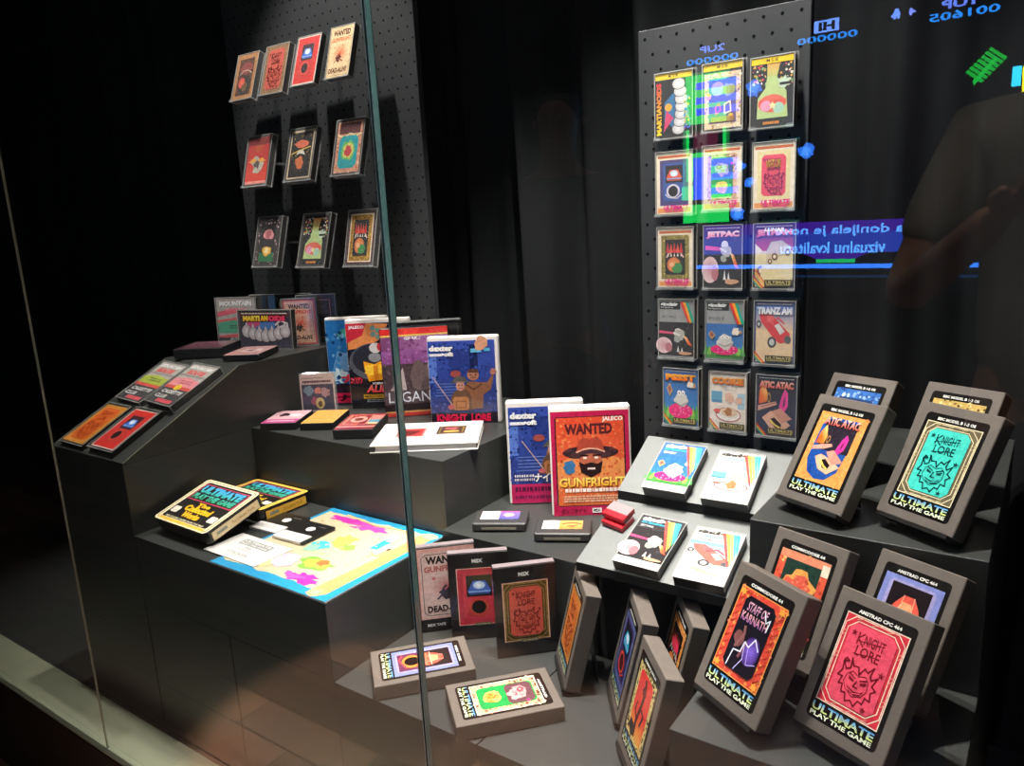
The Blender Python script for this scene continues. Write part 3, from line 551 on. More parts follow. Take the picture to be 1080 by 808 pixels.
def tape_club(a, c1, c2, yel=False):
    a.rect(0, 0, 1, 1, 'b8b0a8'); a.txt('MOUNTAIN', .06, .87, .94, .96, 'e8e4e0', None, .08, 0, 0, (.01, -.01, '807870')); a.txt('ROUTE', .15, .74, .85, .85, 'e03a40', 'f07068', .08, .3); a.rect(0, .68, 1, .73, '9a908c')
    a.poly([(0, .44), (0, .6), (.5, .66), (1, .6), (1, .42)], c1); a.micro(.3, .48, .8, .58, c2, 2, 23, .5); a.rect(0, .36, 1, .43, 'e04838'); a.rect(0, .0, 1, .36, '383436'); a.txt('CASSETTE', .1, .24, .9, .32, 'e8e4e4', None, .03, .2); a.txt('CLUB', .06, .12, .5, .2, 'd8d4d4', None, .03, .2); a.rect(.3, .02, .9, .1, 'e04858')
    if yel: a.ell(.5, .4, .12, .07, 'e8c028')
def sinclair(a, title, art, gtop='9a9a9a', lab='181818', white=False):
    a.rect(0, 0, 1, 1, gtop); a.rect(.02, .84, .62, .97, lab); a.txt('sinclair', .05, .9, .56, .965, 'f0f0f0', None, .06); a.txt('ZX Spectrum', .05, .855, .42, .885, 'e0e0e0', None, .02)
    a.txt(title, .08, .68, .5, .73, '2a2a2a', None, .0)
    a.sub(0, .03, 1, .62); art(a); a.pop()
    for i, c in enumerate(('d83a38', 'f0a030', '28a088', '38b8d0')): a.poly([(.62+i*.08, .97), (.70+i*.08, .97), (.98+i*.055-.05, .62), (.9+i*.055-.05, .62)][:4], c) if i < 3 else None
def sinclair_big(a, title, art, field, dark=False):
    a.rect(0, 0, 1, 1, field); a.txt('sinclair', .05, .9, .78, .98, 'f4f4f4' if dark else '403c38', None, .08); a.txt('ZX Spectrum', .05, .83, .6, .89, '38a8c8', None, .05); a.txt(title, .08, .77, .38, .81, 'f0ece8' if dark else '504c48', None, .04)
    a.sub(0, .12, 1, .74); art(a); a.pop()
    for i, c in enumerate(('e05048', 'f0a850', 'f0e070', '58d8a8', '48c8f0')): a.poly([(.55+i*.075, .96), (.625+i*.075, .96), (1-.02*(4-i), .62-(i-4)*.06*0-.06*(4-i)), (1-.02*(4-i), .55-.06*(4-i)-.0)], c)
    a.rect(0, 0, 1, .12, 'ece8e4' if not dark else '2a2a2c' if dark == 2 else 'e8e4e0'); a.micro(.35, .05, .65, .07, '807870', 1, 25, .5)
def ult_tape(a, title, art, tc, bg, sh=None, strip=True, title2=None):
    a.rect(0, 0, 1, 1, bg); a.micro(.05, .95, .95, .975, 'e8e0d0' if bg < '88' else '6a6058', 1, 27, .6); a.sub(.03, .02, .97, .93); art(a); a.pop()
    a.txt(title, .06, .8, .94, .92, tc, sh, .07, 0, 0, (.012, -.008, '38201c'))
    if title2: a.txt(title2, .25, .89, .75, .945, 'f0ece8', None, .05, .2)
    if strip:
        for i, c in enumerate(('d84038', 'e8b030', '38a088')): a.poly([(0, .2-i*.04), (0, .17-i*.04), (.24-i*.05, 0), (.28-i*.05, 0)], c)
        goldtag(a)

# ================================================================== object builders
def art_obj(w, h, fn, name='printed_cover', m=None, parent=None, inset=(0, 0), y=-.0002):
    a = Art(w, h); fn(a); o = a.build(name, m, parent, y); o.location = (inset[0], 0, inset[1]); return o

def collector(label, art, platform, group=None, w=.113, h=.172, t=.026, lie=False):
    e = empty('game_box', label, 'game box', group)
    b = MB(); b.box(-w/2, 0, 0, w/2, t, h, M['carton'], .0012)
    b.box(-w/2+.0004, t*.86, .002, w/2-.0004, t*.86+.0006, h-.002, M['carton']); b.build('box_body', e)
    art_obj(w*.78, h*.84, lambda a: collector_label(a, art, platform), 'front_label', M['gloss'], e, (0, h*.08))
    return e
def easel(w=.075, h=.11, t=.028):
    """black folded-sheet display stand: back plate, lip and prop leg; shares the local frame of the box it carries"""
    e = empty('display_stand', 'x', 'display stand', 'black display stands behind the leaning boxes')
    b = MB(); b.box(-w/2, t+.0005, -.003, w/2, t+.0025, h, M['blackpl']); b.build('back_plate', e)
    b = MB(); b.box(-.052, -.002, -.0045, .052, t+.0025, -.0008, M['blackpl']); b.box(-.052, -.003, -.0045, .052, -.0012, .0012, M['blackpl']); b.build('ledge_lip', e)
    return e
def easel_for(box, x, y, z, zs, yaw, tilt, label, w=.08, h=.12, t=.028):
    e = easel(w, h, t); e['label'] = label; place(e, x, y, z, yaw, tilt)
    # prop from the top of the plate straight down to the shelf, in local coordinates
    c, s = cos(R(tilt)), sin(R(tilt)); drop = z-zs
    def loc(yy, zz): return (yy*c-zz*s, yy*s+zz*c)     # horizontal/vertical -> local y,z
    topy, topz = t+.0025, h-.02
    hy = topy*c+topz*s; hz = -topy*s+topz*c
    foot = loc(hy+.006, -drop+.0022)
    b = MB(); b.prism([(topy, topz), (topy+.002, topz), (foot[0]+.002, foot[1]), (foot[0], foot[1])], -w*.3, w*.3, M['blackpl']); b.build('prop_leg', e)
    f0, f1 = loc(.016, -drop+.0022), loc(.030, -drop+.0022)
    b = MB(); b.prism([(.012, -.003), (.026, -.003), f1, f0], -w*.42, w*.42, M['blackpl']); b.build('foot', e)
    return e

def cassette(label, art, group=None, w=.070, h=.109, t=.016, rim=True, dark=False, name='cassette', m=None, inset=.03):
    e = empty(name, label, 'cassette', group)
    b = MB(); b.box(-w/2+.0012, .0016, .0012, w/2-.0012, t-.001, h-.0012, M['blackpl'] if dark else M['greypl']); b.build('tape_body', e)
    art_obj(w*(1-2*inset), h*(1-inset*1.4), art, 'cover_card', m or M['print'], e, (0, h*inset*.7), .0013)
    wl = M['wrap'] if dark else M['case']; b = MB(); r = .0011; c = M['wrap'] if dark else M['rim']
    for x in (-w/2, w/2-r):
        b.box(x, 0, 0, x+r, r, h, c); b.box(x, t-r, 0, x+r, t, h, c)
        for z in (0, h-r): b.box(x, r, z, x+r, t-r, z+r, c)
    if dark:
        for x in (-w/2, w/2-r): b.box(x, -.0001, 0, x+r, .0003, h, M['rim'])
        for z in (0, h-r): b.box(-w/2, -.0001, z, w/2, .0003, z+r, M['rim'])
    for z in (0, h-r):
        for y in (0, t-r): b.box(-w/2+r, y, z, w/2-r, y+r, z+r, c)
    b.box(-w/2+r, .0002, r, w/2-r, .0008, h-r, wl); b.box(w/2-.0007, r, r, w/2-.0002, t-r, h-r, wl); b.box(-w/2+.0002, r, r, -w/2+.0007, t-r, h-r, wl)
    b.box(-w/2+r, r, h-.0007, w/2-r, t-r, h-.0002, wl)
    b.build('clear_case', e)
    return e
def holder(w, h, t, label, name_arm=True, group='clear acrylic tape holders on the pegboards'):
    """clear L-shaped holder behind and under a tape; d reaches back to the board"""
    e = empty('tape_holder', label, 'tape holder', group)
    b = MB(); a = M['acrylic']; b.box(-w/2, t, 0, w/2, t+.0015, h*1.04, a); b.box(-w/2, -.003, -.0022, w/2, t+.0015, -.0004, a)
    for x in (-w/2, w/2-.012): b.box(x, -.004, -.0022, x+.012, -.0025, .004, a)
    if name_arm: b.box(-.006, t+.0015, h*.5-.004, .006, .0298, h*.5+.004, a)
    b.build('bracket', e)
    return e
def clamshell(label, art, w=.163, h=.222, t=.026, m=None, name='software_case', group=None, cover=(.022, .012, .02, .035), cat='software case'):
    m = m or M['whitepl']
    e = empty(name, label, cat, group)
    b = MB(); b.box(-w/2, 0, 0, w/2, t*.46, h, m, .003); b.build('front_shell', e)
    b = MB(); b.box(-w/2, t*.5, 0, w/2, t, h, m, .003); b.box(-w/2+.002, t*.44, .002, w/2-.002, t*.52, h-.002, m); b.build('back_shell', e)
    l, r, bo, to = cover
    art_obj(w*(1-l-r), h*(1-bo-to), art, 'cover_card', M['gloss'], e, ((l-r)*w/2, h*bo), -.0003)
    return e
def smoked(label, art, w=.113, h=.172, t=.016, band=None, poster=False):
    """dark boxed tape standing upright with a clear top edge"""
    e = empty('boxed_tape', label, 'boxed tape')
    b = MB(); b.box(-w/2, 0, 0, w/2, t, h, M['darkcase'], .001); b.build('case_body', e)
    b = MB(); b.box(-w/2+.001, .0005, h, w/2-.001, t, h+.0018, M['silver']); b.build('lid_edge', e)
    def f(a):
        a.rect(0, 0, 1, 1, '242022')
        if poster:
            a.rect(0, .14, 1, 1, 'd8a098'); a.sub(.03, .16, .97, .95); wanted(a, 'd0b0a8', 'b05858', '2c2224'); a.pop(); a.rect(0, 0, 1, .13, '1c1a1c'); a.txt('MSX TAPE', .1, .05, .42, .085, 'c8c0c0', None, .04)
        else:
            a.txt('MSX', .4, .9, .58, .945, 'ece8e4', None, .04); a.rect(.12, .16, .88, .84, 'e8b0a0'); a.sub(.135, .168, .865, .832); art(a); a.pop(); a.rect(.4, .15, .68, .185, '4a4438'); a.txt('ULTIMATE', .42, .158, .66, .178, 'b8b080', None, .03)
    art_obj(w*.97, h*.97, f, 'cover_card', M['gloss'], e, (0, h*.015), -.0002)
    return e
def cartridge(label, artc):
    w, h, t = .108, .068, .017
    e = empty('game_cartridge', label, 'cartridge')
    b = MB(); b.box(-w/2, 0, 0, w/2, t, h, M['greypl'], .002); b.box(-w/2+.004, .002, -.003, w/2-.004, t-.003, 0, M['greypl']); b.build('shell', e)
    b = MB(); b.box(-w*.32, t*.45, -.0038, w*.32, t*.72, -.0029, M['slot']); b.build('contact_slot', e)
    art_obj(w*.72, h*.62, artc, 'top_label', M['gloss'], e, (-.002, h*.3))
    return e
def flatcart(label, art, w, h, t=.018, clear=False, cat='cartridge', name='game_cartridge'):
    e = empty(name, label, cat)
    b = MB(); b.box(-w/2, 0.0008, 0, w/2, t, h, M['blackin'] if not clear else M['blackpl'], .0008); b.build('shell', e)
    art_obj(w*.97, h*.97, art, 'top_label', M['gloss'], e, (0, h*.015), .0004)
    if clear:
        b = MB(); b.box(-w/2-.002, -.001, -.002, w/2+.002, -.0002, h+.002, M['wrap']); b.box(-w/2-.002, t, -.002, w/2+.002, t+.001, h+.002, M['wrap'])
        for x in (-w/2-.002, w/2+.001): b.box(x, -.001, -.002, x+.001, t+.001, h+.002, M['wrap']); b.box(x, -.001, -.002, x+.001, 0, h+.002, M['wrap'])
        for z in (-.002, h+.001): b.box(-w/2-.002, -.001, z, w/2+.002, t+.001, z+.001, M['wrap'])
        b.build('clear_case', e)
    return e

# ================================================================== the setting
def struct(o): o['kind'] = 'structure'; return o
b = MB(); b.box(-6, -3.2, -.05, 3, 2.6, 0, M['wood']); struct(b.build('floor'))
b = MB(); b.box(-6, 2.5, 0, 3, 2.6, 3.4, M['wall']); struct(b.build('wall_back'))
b = MB(); b.box(-6, -3.3, 0, 3, -3.2, 3.4, M['wall']); struct(b.build('wall_front'))
b = MB(); b.box(-6.1, -3.3, 0, -6, 2.6, 3.4, M['wall']); struct(b.build('wall_left'))
b = MB(); b.box(3, -3.3, 0, 3.1, 2.6, 3.4, M['wall']); struct(b.build('wall_right'))
b = MB(); b.box(-6.1, -3.3, 3.4, 3.1, 2.6, 3.45, M['ceil']); struct(b.build('ceiling'))

# ------------------------------------------------------------------ display case base and glass
ZB = -1.075+H
t = empty('display_case_base', 'long low dark plinth with a grey metal ledge under the glass', 'plinth')
b = MB(); b.box(-3.2, .655, .002, .6, 1.625, ZB-.004, M['plinth'], .004); b.build('plinth_body', t)
b = MB(); b.box(-3.2, .655, ZB-.004, .6, .762, ZB, M['ledge'], .0008); b.build('metal_ledge', t)
b = MB(); b.box(-3.2, .762, ZB-.003, .6, 1.625, ZB-.001, M['black']); b.build('base_floor', t)

def pane(x0, x1, label, thick_edges=(False, False)):
    y0, y1 = .665, .675; z0, z1 = ZB+.0004, 1.40+H
    e = empty('vitrine_glass', label, 'glass', 'clear glass panes along the front of the display case')
    b = MB()
    b.add([(x0, y0, z0), (x1, y0, z0), (x1, y0, z1), (x0, y0, z1)], [(0, 1, 2, 3)], M['pane'])
    b.add([(x0, y1, z0), (x1, y1, z0), (x1, y1, z1), (x0, y1, z1)], [(3, 2, 1, 0)], M['paneback'])
    b.add([(x0, y0, z0), (x1, y0, z0), (x1, y1, z0), (x0, y1, z0)], [(3, 2, 1, 0)], M['paneback'])
    b.add([(x0, y0, z1), (x1, y0, z1), (x1, y1, z1), (x0, y1, z1)], [(0, 1, 2, 3)], M['paneback'])
    for x, th in ((x0, thick_edges[0]), (x1, thick_edges[1])):
        b.add([(x, y0, z0), (x, y1, z0), (x, y1, z1), (x, y0, z1)], [(0, 1, 2, 3)], M['edge'] if th else M['paneback'])
        if th:
            q = .0011 if x == x0 else -.0011
            b.add([(x, y0-.0003, z0), (x+q, y0-.0003, z0), (x+q, y0-.0003, z1), (x, y0-.0003, z1)], [(0, 1, 2, 3)], M['bevel'])
            b.add([(x, y1-.001, z0), (x, y1, z0), (x, y1, z1), (x, y1-.001, z1)], [(0, 1, 2, 3)], M['bevel'])
    b.build('glass_sheet', e, fix=False)
    return e
S1, S2 = -1.604, -.652
pane(-3.2, S1-.001, 'large clear glass pane left of the thin pale joint')
pane(S1+.001, S2-.0015, 'middle glass pane between the thin pale joint and the thick green edge', (False, True))
pane(S2+.0015, .6, 'clear glass pane right of the thick green edge, reflecting the game screen', (True, False))
b = MB(); b.box(S1-.001, .664, ZB+.0004, S1+.001, .668, 1.40+H, M['seam']); tag(b.build('glass_joint'), 'thin pale vertical joint line between two glass panes', 'joint strip')

# ------------------------------------------------------------------ curtain
def curtain():
    vs, fs = [], []; n = 900; x0, x1 = -5.6, 2.4; rnd = random.Random(5); ph = [rnd.uniform(0, 6) for _ in range(8)]
    zz = [.03, .9, 1.4, 1.9, 2.4, 3.35]
    for j, z in enumerate(zz):
        for i in range(n+1):
            x = x0+(x1-x0)*i/n; u = x+.015*sin(z*2+x*3)
            y = 1.715+.035*sin(u*34+1.3*sin(u*5+ph[0]))+.022*sin(u*17+ph[1]+.4*z)+.012*sin(u*71+ph[2])
            vs.append((x, y, z))
    for j in range(len(zz)-1):
        for i in range(n): a = j*(n+1)+i; fs.append((a, a+1, a+n+2, a+n+1))
    b = MB(); b.add(vs, fs, M['velvet']); o = b.build('curtain', smooth=True)
    m = o.modifiers.new('thickness', 'SOLIDIFY'); m.thickness = .003; m.offset = 1
    tag(o, 'black pleated velvet curtain hanging behind the whole display', 'curtain')
curtain()

# ------------------------------------------------------------------ pegboards
def pegboard(x0, x1, z0, z1, y, label):
    e = empty('pegboard', label, 'pegboard')
    b = MB(); b.box(x0, y, z0+H, x1, y+.018, z1+H, M['board'], .001); b.build('panel', e)
    b = MB(); row = 0; z = z1-.015
    while z > z0+.01:
        x = x0+(.013 if row % 2 == 0 else .0275)
        while x < x1-.006:
            vs = [(x+cos(2*pi*k/10)*.0028, y-.0003, z+H+sin(2*pi*k/10)*.0028) for k in range(10)]
            b.add(vs, [list(range(10))], M['hole']); x += .0297
        z -= .0266; row += 1
    b.build('peg_holes', e, fix=False)['kind'] = 'stuff'
    return e
pegboard(-.641, -.346, -.64, .311, 1.33, 'tall black perforated panel on the right holding fifteen colourful tapes')
pegboard(-2.0, -1.283, -.303, .95, 1.47, 'wide black perforated panel on the left behind the tilted tapes')

# ------------------------------------------------------------------ display blocks
def block(name, label, boxes, group=None, bev=.0008):
    b = MB()
    for q in boxes: b.box(q[0], q[1], q[2]+H, q[3], q[4], q[5]+H, M['black'], bev)
    return tag(b.build(name), label, 'display block', group)
Z0 = -1.0755
BK = 'black display blocks that step up from the case floor'
block('display_block', 'tall black block at far left under the sloped block', [(-1.90, .787, Z0, -1.588, 1.62, -.467)], BK)
b = MB(); b.prism([(.787, -.466+H), (1.62, -.466+H), (1.62, -.309+H), (1.096, -.309+H), (.787, -.463+H)], -1.90, -1.588, M['black'])
L_ = math.hypot(.309, .154)
for y_, z_, y2_, z2_ in ((.788, -.4625, 1.096, -.3088),):
    b.prism([(y_, z_+H), (y2_, z2_+H), (y2_, z2_-.0016+H), (y_, z_-.0016+H)], -1.5885, -1.5874, M['ledge'])
tag(b.build('display_block'), 'black wedge block whose slope carries four tape cases', 'display block', BK)
block('display_block', 'black block bearing the colourful map and yellow boxes', [(-1.587, .787, -.774, -.981, 1.109, -.626)], BK)
block('display_block', 'lower black block left of the faint vertical seam beneath the map', [(-1.587, .788, Z0, -1.283, 1.108, -.775)], BK)
block('display_block', 'lower black block right of the faint vertical seam beneath the map', [(-1.281, .788, Z0, -.981, 1.108, -.775)], BK)
block('display_block', 'black block carrying the upright white cases and the open-edged booklet', [(-1.587, 1.11, Z0, -.977, 1.62, -.466)], BK)
block('display_block', 'black block under the two black cartridges and pink-covered cases', [(-.976, 1.092, Z0, -.625, 1.62, -.605)], BK)
block('display_block', 'low black block at front carrying two flat boxes and three dark tapes', [(-.980, .787, Z0, -.666, 1.091, -.775)], BK)
block('display_block', 'low black block at front carrying the sideways-turned leaning boxes', [(-.664, .787, Z0, -.352, 1.091, -.775)], BK)
block('display_block', 'front black block under the purple-lightning and red mask boxes', [(-.350, .782, Z0, -.042, 1.039, -.625)], BK)
block('display_block', 'rear black block at upper right carrying four leaning boxes', [(-.337, 1.04, Z0, -.042, 1.62, -.44)], BK)
# stepped stand with two sloped trays
e = empty('stepped_stand', 'stepped stand with two sloping grey trays for four tape cases', 'stand')
b = MB(); b.prism([(1.10, Z0+H), (1.32, Z0+H), (1.32, -.50+H), (1.19, -.525+H), (1.10, -.558+H)], -.622, -.339, M['black']); b.build('body', e)
def tray(y0, z0, y1, z1, nm):
    b = MB(); b.prism([(y0, z0+H), (y1, z1+H), (y1, z1-.003+H), (y0+.001, z0-.003+H)], -.622, -.339, M['grey'])
    b.prism([(y0, z0-.0004+H), (y0+.002, z0-.003+H), (y0+.002, z0-.016+H), (y0, z0-.016+H)], -.622, -.339, M['blackin']); b.build(nm, e)
tray(1.023, -.564, 1.188, -.503, 'lower_tray'); tray(1.178, -.489, 1.308, -.421, 'upper_tray')
b = MB(); b.box(-.621, 1.186, -.54+H, -.34, 1.19, -.506+H, M['blackin']); b.build('riser', e)

# ================================================================== tapes on the right pegboard
XL = [(-.598, -.512, -.427)]*5
def red_gargoyle(a): a.rect(0, 0, 1, 1, 'e8908a'); gargoyle(a, 'e04858', '801828', .02)
tapes = [
 ('tape with yellow band and upright worm picture, upper left of the right panel', martian_v),
 ('tape with yellow band and ornate gem border, top row middle', gems),
 ('tape with yellow band and bottle picture, top row right', lambda a: (bottle(a), a.rect(0, .91, 1, 1, 'e8c020'), a.txt('M S X', .36, .93, .64, .98, '302808', None, .02))),
 ('cream tape with orange dome over black ball on purple', lambda a: cream_frame(a, lambda q: dome(q, '4a4078', '3858a0', '241820', 'e0583a', '141018', 'd8d0e0'))),
 ('white tape with green field and two creature heads', lambda a: cream_frame(a, lambda q: creatures(q, '2a8a4a', '3a5098', c1='b898d8', c2='d8a860'))),
 ('cream tape with large pink-red panel and golden scrawl', lambda a: cream_frame(a, lambda q: (q.rect(0, 0, 1, 1, 'e8d8a0'), gargoyle(q, 'e84868', '8a2058', .018), q.txt('NIGHT LORE', .28, .66, .72, .82, 'a87820', 'd8b040', .02)))),
 ('cream tape with olive frame and flames over a ball', lambda a: cream_frame(a, lambda q: flameball(q, '8a7a3a', 'a89848'))),
 ('dark tape with spaceman cover beside the olive framed tape', lambda a: ult_tape(a, 'JETPAC', spaceman, 'e05858', '2c2426', 'f0d8d0', False)),
 ('cream tape with moon buggy cover in the middle row', lambda a: (ult_tape(a, 'JETMAN', moonbuggy, 'd84868', '1c1820', 'f0a8a8', True, 'LUNAR'), goldtag(a))),
 ('grey-topped tape with black spaceman picture and rainbow stripe', lambda a: sinclair(a, 'JET PAC', spaceman)),
 ('grey-topped tape with blue flower bed picture and rainbow stripe', lambda a: sinclair(a, 'PSSST', robotplant)),
 ('tape with red racing car on sand and blue sky', lambda a: ult_tape(a, 'TRANZ AM', racer, 'f0ece8', '3a4a80', 'c8d0e8')),
 ('tape with orange lettering and pink flower bed, bottom row left', lambda a: ult_tape(a, 'PSSST', robotplant, 'e86020', '3868a8', 'f0b040')),
 ('pale tape with orange lettering and kitchen scene, bottom row', lambda a: ult_tape(a, 'COOKIE', kitchen, 'e87028', 'efe2d4', 'f0a038')),
 ('dark blue tape with candle flame and open book, bottom row right', lambda a: ult_tape(a, 'ATIC ATAC', haunted, 'e05848', '2a3050', 'f0b0a0')),
]
zb = [.122, -.008, -.137, -.265, -.392]
xs = [[-.598, -.512, -.431], [-.598, -.512, -.426], [-.597, -.510, -.423], [-.596, -.506, -.420], [-.588, -.4995, -.4145]]
for i, (lab, fn) in enumerate(tapes):
    r, c = divmod(i, 3)
    e = cassette(lab, fn, 'tapes on the right pegboard'); place(e, xs[r][c]+.035, 1.300, zb[r]+(.003 if c == 1 and r < 2 else 0), 0, .5)
    if i == 14:
        pass
hl = ['clear holder under the %s tape of the %s row on the right panel' % (c, r) for r in ('top', 'second', 'third', 'fourth', 'bottom') for c in ('first', 'middle', 'last')]
proto = None
for i in range(15):
    r, c = divmod(i, 3)
    if proto is None: proto = hd = holder(.072, .109, .0165, hl[i])
    else: hd = copy_tree(proto); hd['label'] = hl[i]
    place(hd, xs[r][c]+.035, 1.300, zb[r]-.0004+(.003 if c == 1 and r < 2 else 0), 0, .5)
for r, i in ():
    pass

# ================================================================== tilted tapes on the left pegboard
def brown_garg(a): gargoyle(a, 'c0584a', '5a2420', .02, ('a88058', '7a5438', '8a6444'))
def red_dome(a): a.rect(0, 0, 1, 1, 'f0d8cc'); a.rect(.03, .02, .97, .98, 'd8302c'); a.sub(.08, .06, .92, .94); dome(a, 'd8302c', 'c83430', '402028', '3a70d0', '301418', 'd84838'); a.pop()
def redfig(a):
    a.rect(0, 0, 1, 1, 'd83c28', 'b83430'); a.ell(.5, .82, .18, .14, 'c0502c', 16); a.rect(0, .84, 1, 1, '8a2828'); a.blob(.5, .42, .26, 'b8b0a0', 171, 18, .45, .14); a.blob(.5, .42, .14, '58504a', 172, 14, .4, .08); a.poly([(.08, .48), (.3, .56), (.5, .5), (.3, .46)], 'e8a040'); a.poly([(.92, .48), (.7, .56), (.5, .5), (.7, .46)], 'e8a040'); a.rect(0, 0, 1, .06, 'e89080')
def goldflame(a):
    a.rect(0, 0, 1, 1, 'd8c0a0'); a.rect(.05, .03, .95, .96, '181410'); a.specks(.06, .3, .94, .95, ['8a6a20', '40300c'], 60, .03, 173); a.blob(.5, .72, .28, 'e07050', 174, 12, .2, .09); a.line([(.1, .52), (.4, .58), (.9, .64)], .03, 'e8c060'); a.ell(.5, .3, .3, .17, '3a2e28', 20); a.blob(.5, .32, .18, 'e07848', 175, 12, .3); a.poly([(.3, .5), (.4, .58), (.6, .58), (.7, .48), (.5, .52)], 'e8e0d0')
def cyanfield(a):
    a.rect(0, 0, 1, 1, 'd89878'); a.specks(0, 0, 1, 1, ['e8c0a0', 'b86850'], 120, .04, 176); a.rect(.08, .76, .92, .97, '5a2424'); a.line([(.05, .74), (.3, .7), (.5, .76), (.8, .7), (.95, .74)], .05, 'f0dca8')
    a.cut(.12, .08, .88, .72, .12, '20a0a8'); a.blob(.5, .42, .26, '70c060', 177, 18, .15, .2); a.blob(.5, .42, .19, 'd8d070', 178, 16, .2, .15); a.blob(.5, .42, .13, 'c84040', 179, 14, .25, .12)
def darkpair(a): a.rect(0, 0, 1, 1, '2c2426'); a.specks(.0, 0, 1, 1, ['b88890', '584048', 'e8c0c8'], 90, .03, 180); a.rect(.14, .06, .82, .88, '161214'); a.rect(.14, .06, .82, .26, '1c6a40'); a.blob(.5, .66, .24, 'e09090', 181, 14, .2, .12); a.blob(.5, .66, .14, 'a85860', 182, 12, .3); a.blob(.5, .3, .22, 'e8b040', 183, 12, .2, .11); a.blob(.5, .3, .1, 'f8e0a0', 184)
def maroonflame(a): a.rect(0, 0, 1, 1, '58181c'); a.rect(.04, .03, .96, .97, 'e8d8c0'); a.rect(.08, .05, .92, .95, 'c89030'); a.sub(.1, .06, .9, .94); flameball(a, 'a87820', 'd8a840'); a.pop()
LT = [ # label, art, x, z, w, h, tilt, yaw, case?
 ('tilted tape with brown frame and dark ring, first of the top row', ring, -1.785, .341, .086, .128, 20, 1),
 ('tilted tape with brown frame and red mask drawing, top row', brown_garg, -1.663, .340, .088, .130, 19, 1),
 ('tilted bright red tape with blue dome over dark ball, top row', red_dome, -1.543, .345, .083, .128, 20, 2),
 ('tilted pale wanted-poster tape at the glass edge, top row', lambda a: wanted(a, 'f0d0a0', 'f07040', '6a3018'), -1.422, .345, .078, .127, 18, 2),
 ('tilted red tape with grey skull-like blot, middle left row', redfig, -1.772, .120, .102, .139, 16.5, 0),
 ('tilted black and gold tape with orange flame, middle left row', goldflame, -1.599, .122, .102, .139, 17.5, 0),
 ('tilted tape with cyan field and dark red band, middle left row', cyanfield, -1.423, .124, .094, .139, 17, 3),
 ('tilted black tape with pink and gold heads, lowest left row', darkpair, -1.768, -.093, .100, .140, 17, 2),
 ('tilted tape with bottle picture on the left panel', lambda a: bottle(a), -1.583, -.095, .106, .143, 18, 1),
 ('tilted tape with maroon edge and flames, lowest left row', maroonflame, -1.407, -.094, .096, .141, 15, 3)]
for i, (lab, fn, x, z, w, h, ti, yw) in enumerate(LT):
    e = cassette(lab, fn, 'tilted tapes on the left pegboard', w, h, .018, inset=.03 if i < 4 else .07, m=M['gloss']); place(e, x, 1.34, z, yw, ti)
    hd = holder(w*1.02, h*.98, .0185, 'clear tilted holder carrying the '+lab.replace('tilted ', '').split(',')[0], False, group='clear acrylic tape holders on the pegboards'); place(hd, x, 1.34, z-.0006, yw, ti)
    # arm back to the board
    hd_arm = MB(); c, s = cos(R(ti)), sin(R(ti)); yb, zt = .0205, h*.5
    L = (1.4702-1.34-(yb*c+zt*s))
    p0 = (yb, zt); p1 = (yb+L*c, zt+L*-s)
    p1 = (yb+L*c, zt+L*s)
    hd_arm.prism([(p0[0], p0[1]-.003), (p0[0], p0[1]+.003), (p1[0], p1[1]+.003), (p1[0], p1[1]-.003)], -.008, .008, M['acrylic']); hd_arm.build('arm', hd)

# ================================================================== tapes on the left slope
def slope_place(o, x, s, P, w_off, spin=0):
    y0, z0, y1, z1 = P; L = math.hypot(y1-y0, z1-z0); dy, dz = (y1-y0)/L, (z1-z0)/L
    ang = math.degrees(math.atan2(dz, dy))
    place(o, x, y0+dy*s-dz*w_off, z0+dz*s+dy*w_off, 0, 90-ang, spin)
SA = (.787, -.463, 1.096, -.309)
def or_garg(a): gargoyle(a, 'e0682c', 'a03818', .02, ('e8a848', 'c87830', 'd88838'))
e = cassette('orange tape case with faint mask drawing lying lower left on the slope', or_garg, 'tape cases on the slope', .108, .142, .012, dark=True, inset=.07, m=M['gloss']); slope_place(e, -1.815, .009, SA, .0125, 1)
e = cassette('red tape case with blue dome and dark ball lying lower right on the slope', red_dome, 'tape cases on the slope', .108, .140, .014, dark=True, inset=.07, m=M['gloss']); slope_place(e, -1.687, .011, SA, .0145, 1)
e = cassette('club tape case with lime green band lying high on the slope', lambda a: tape_club(a, 'b0c030', '485018'), 'tape cases on the slope', .120, .150, .016, m=M['gloss'], inset=.04); slope_place(e, -1.800, .164, SA, .0165, 4)
e = cassette('club tape case with pink band and yellow sticker high on the slope', lambda a: tape_club(a, 'f09098', 'a83848', True), 'tape cases on the slope', .116, .150, .02, m=M['gloss'], inset=.04); slope_place(e, -1.668, .165, SA, .0205, 4)

# ================================================================== top of the far-left block
zA, zB, zC, zM, zD, zG, zF = -.3085, -.4655, -.6255, -.6045, -.7745, -.6245, -.4395
def lie(o, cx, cy, ztop, h, yaw):          # centre of the top face
    place(o, cx+sin(R(yaw))*h/2, cy-cos(R(yaw))*h/2, ztop, yaw, 90)
e = flatcart('black flat case with a mauve cover lying at the top of the slope', lambda a: (a.rect(0, 0, 1, 1, '40282e'), a.rect(.04, .06, .96, .94, '6a4050', '8a5868'), a.micro(.2, .4, .8, .6, '583040', 2, 31)), .125, .13, .024, True, 'tape case', 'tape_case'); lie(e, -1.815, 1.17, zA+.027, .13, 33)
e = flatcart('small black flat case with pale pink cover lying before the worm picture', lambda a: (a.rect(0, 0, 1, 1, 'd8a098'), a.rect(.05, .06, .95, .94, 'c89090'), a.blob(.5, .5, .3, 'e0c0b8', 191, 16, .3), a.blob(.5, .5, .15, 'a86868', 192)), .092, .13, .014, True, 'tape case', 'tape_case'); lie(e, -1.662, 1.19, zA+.017, .13, 30)
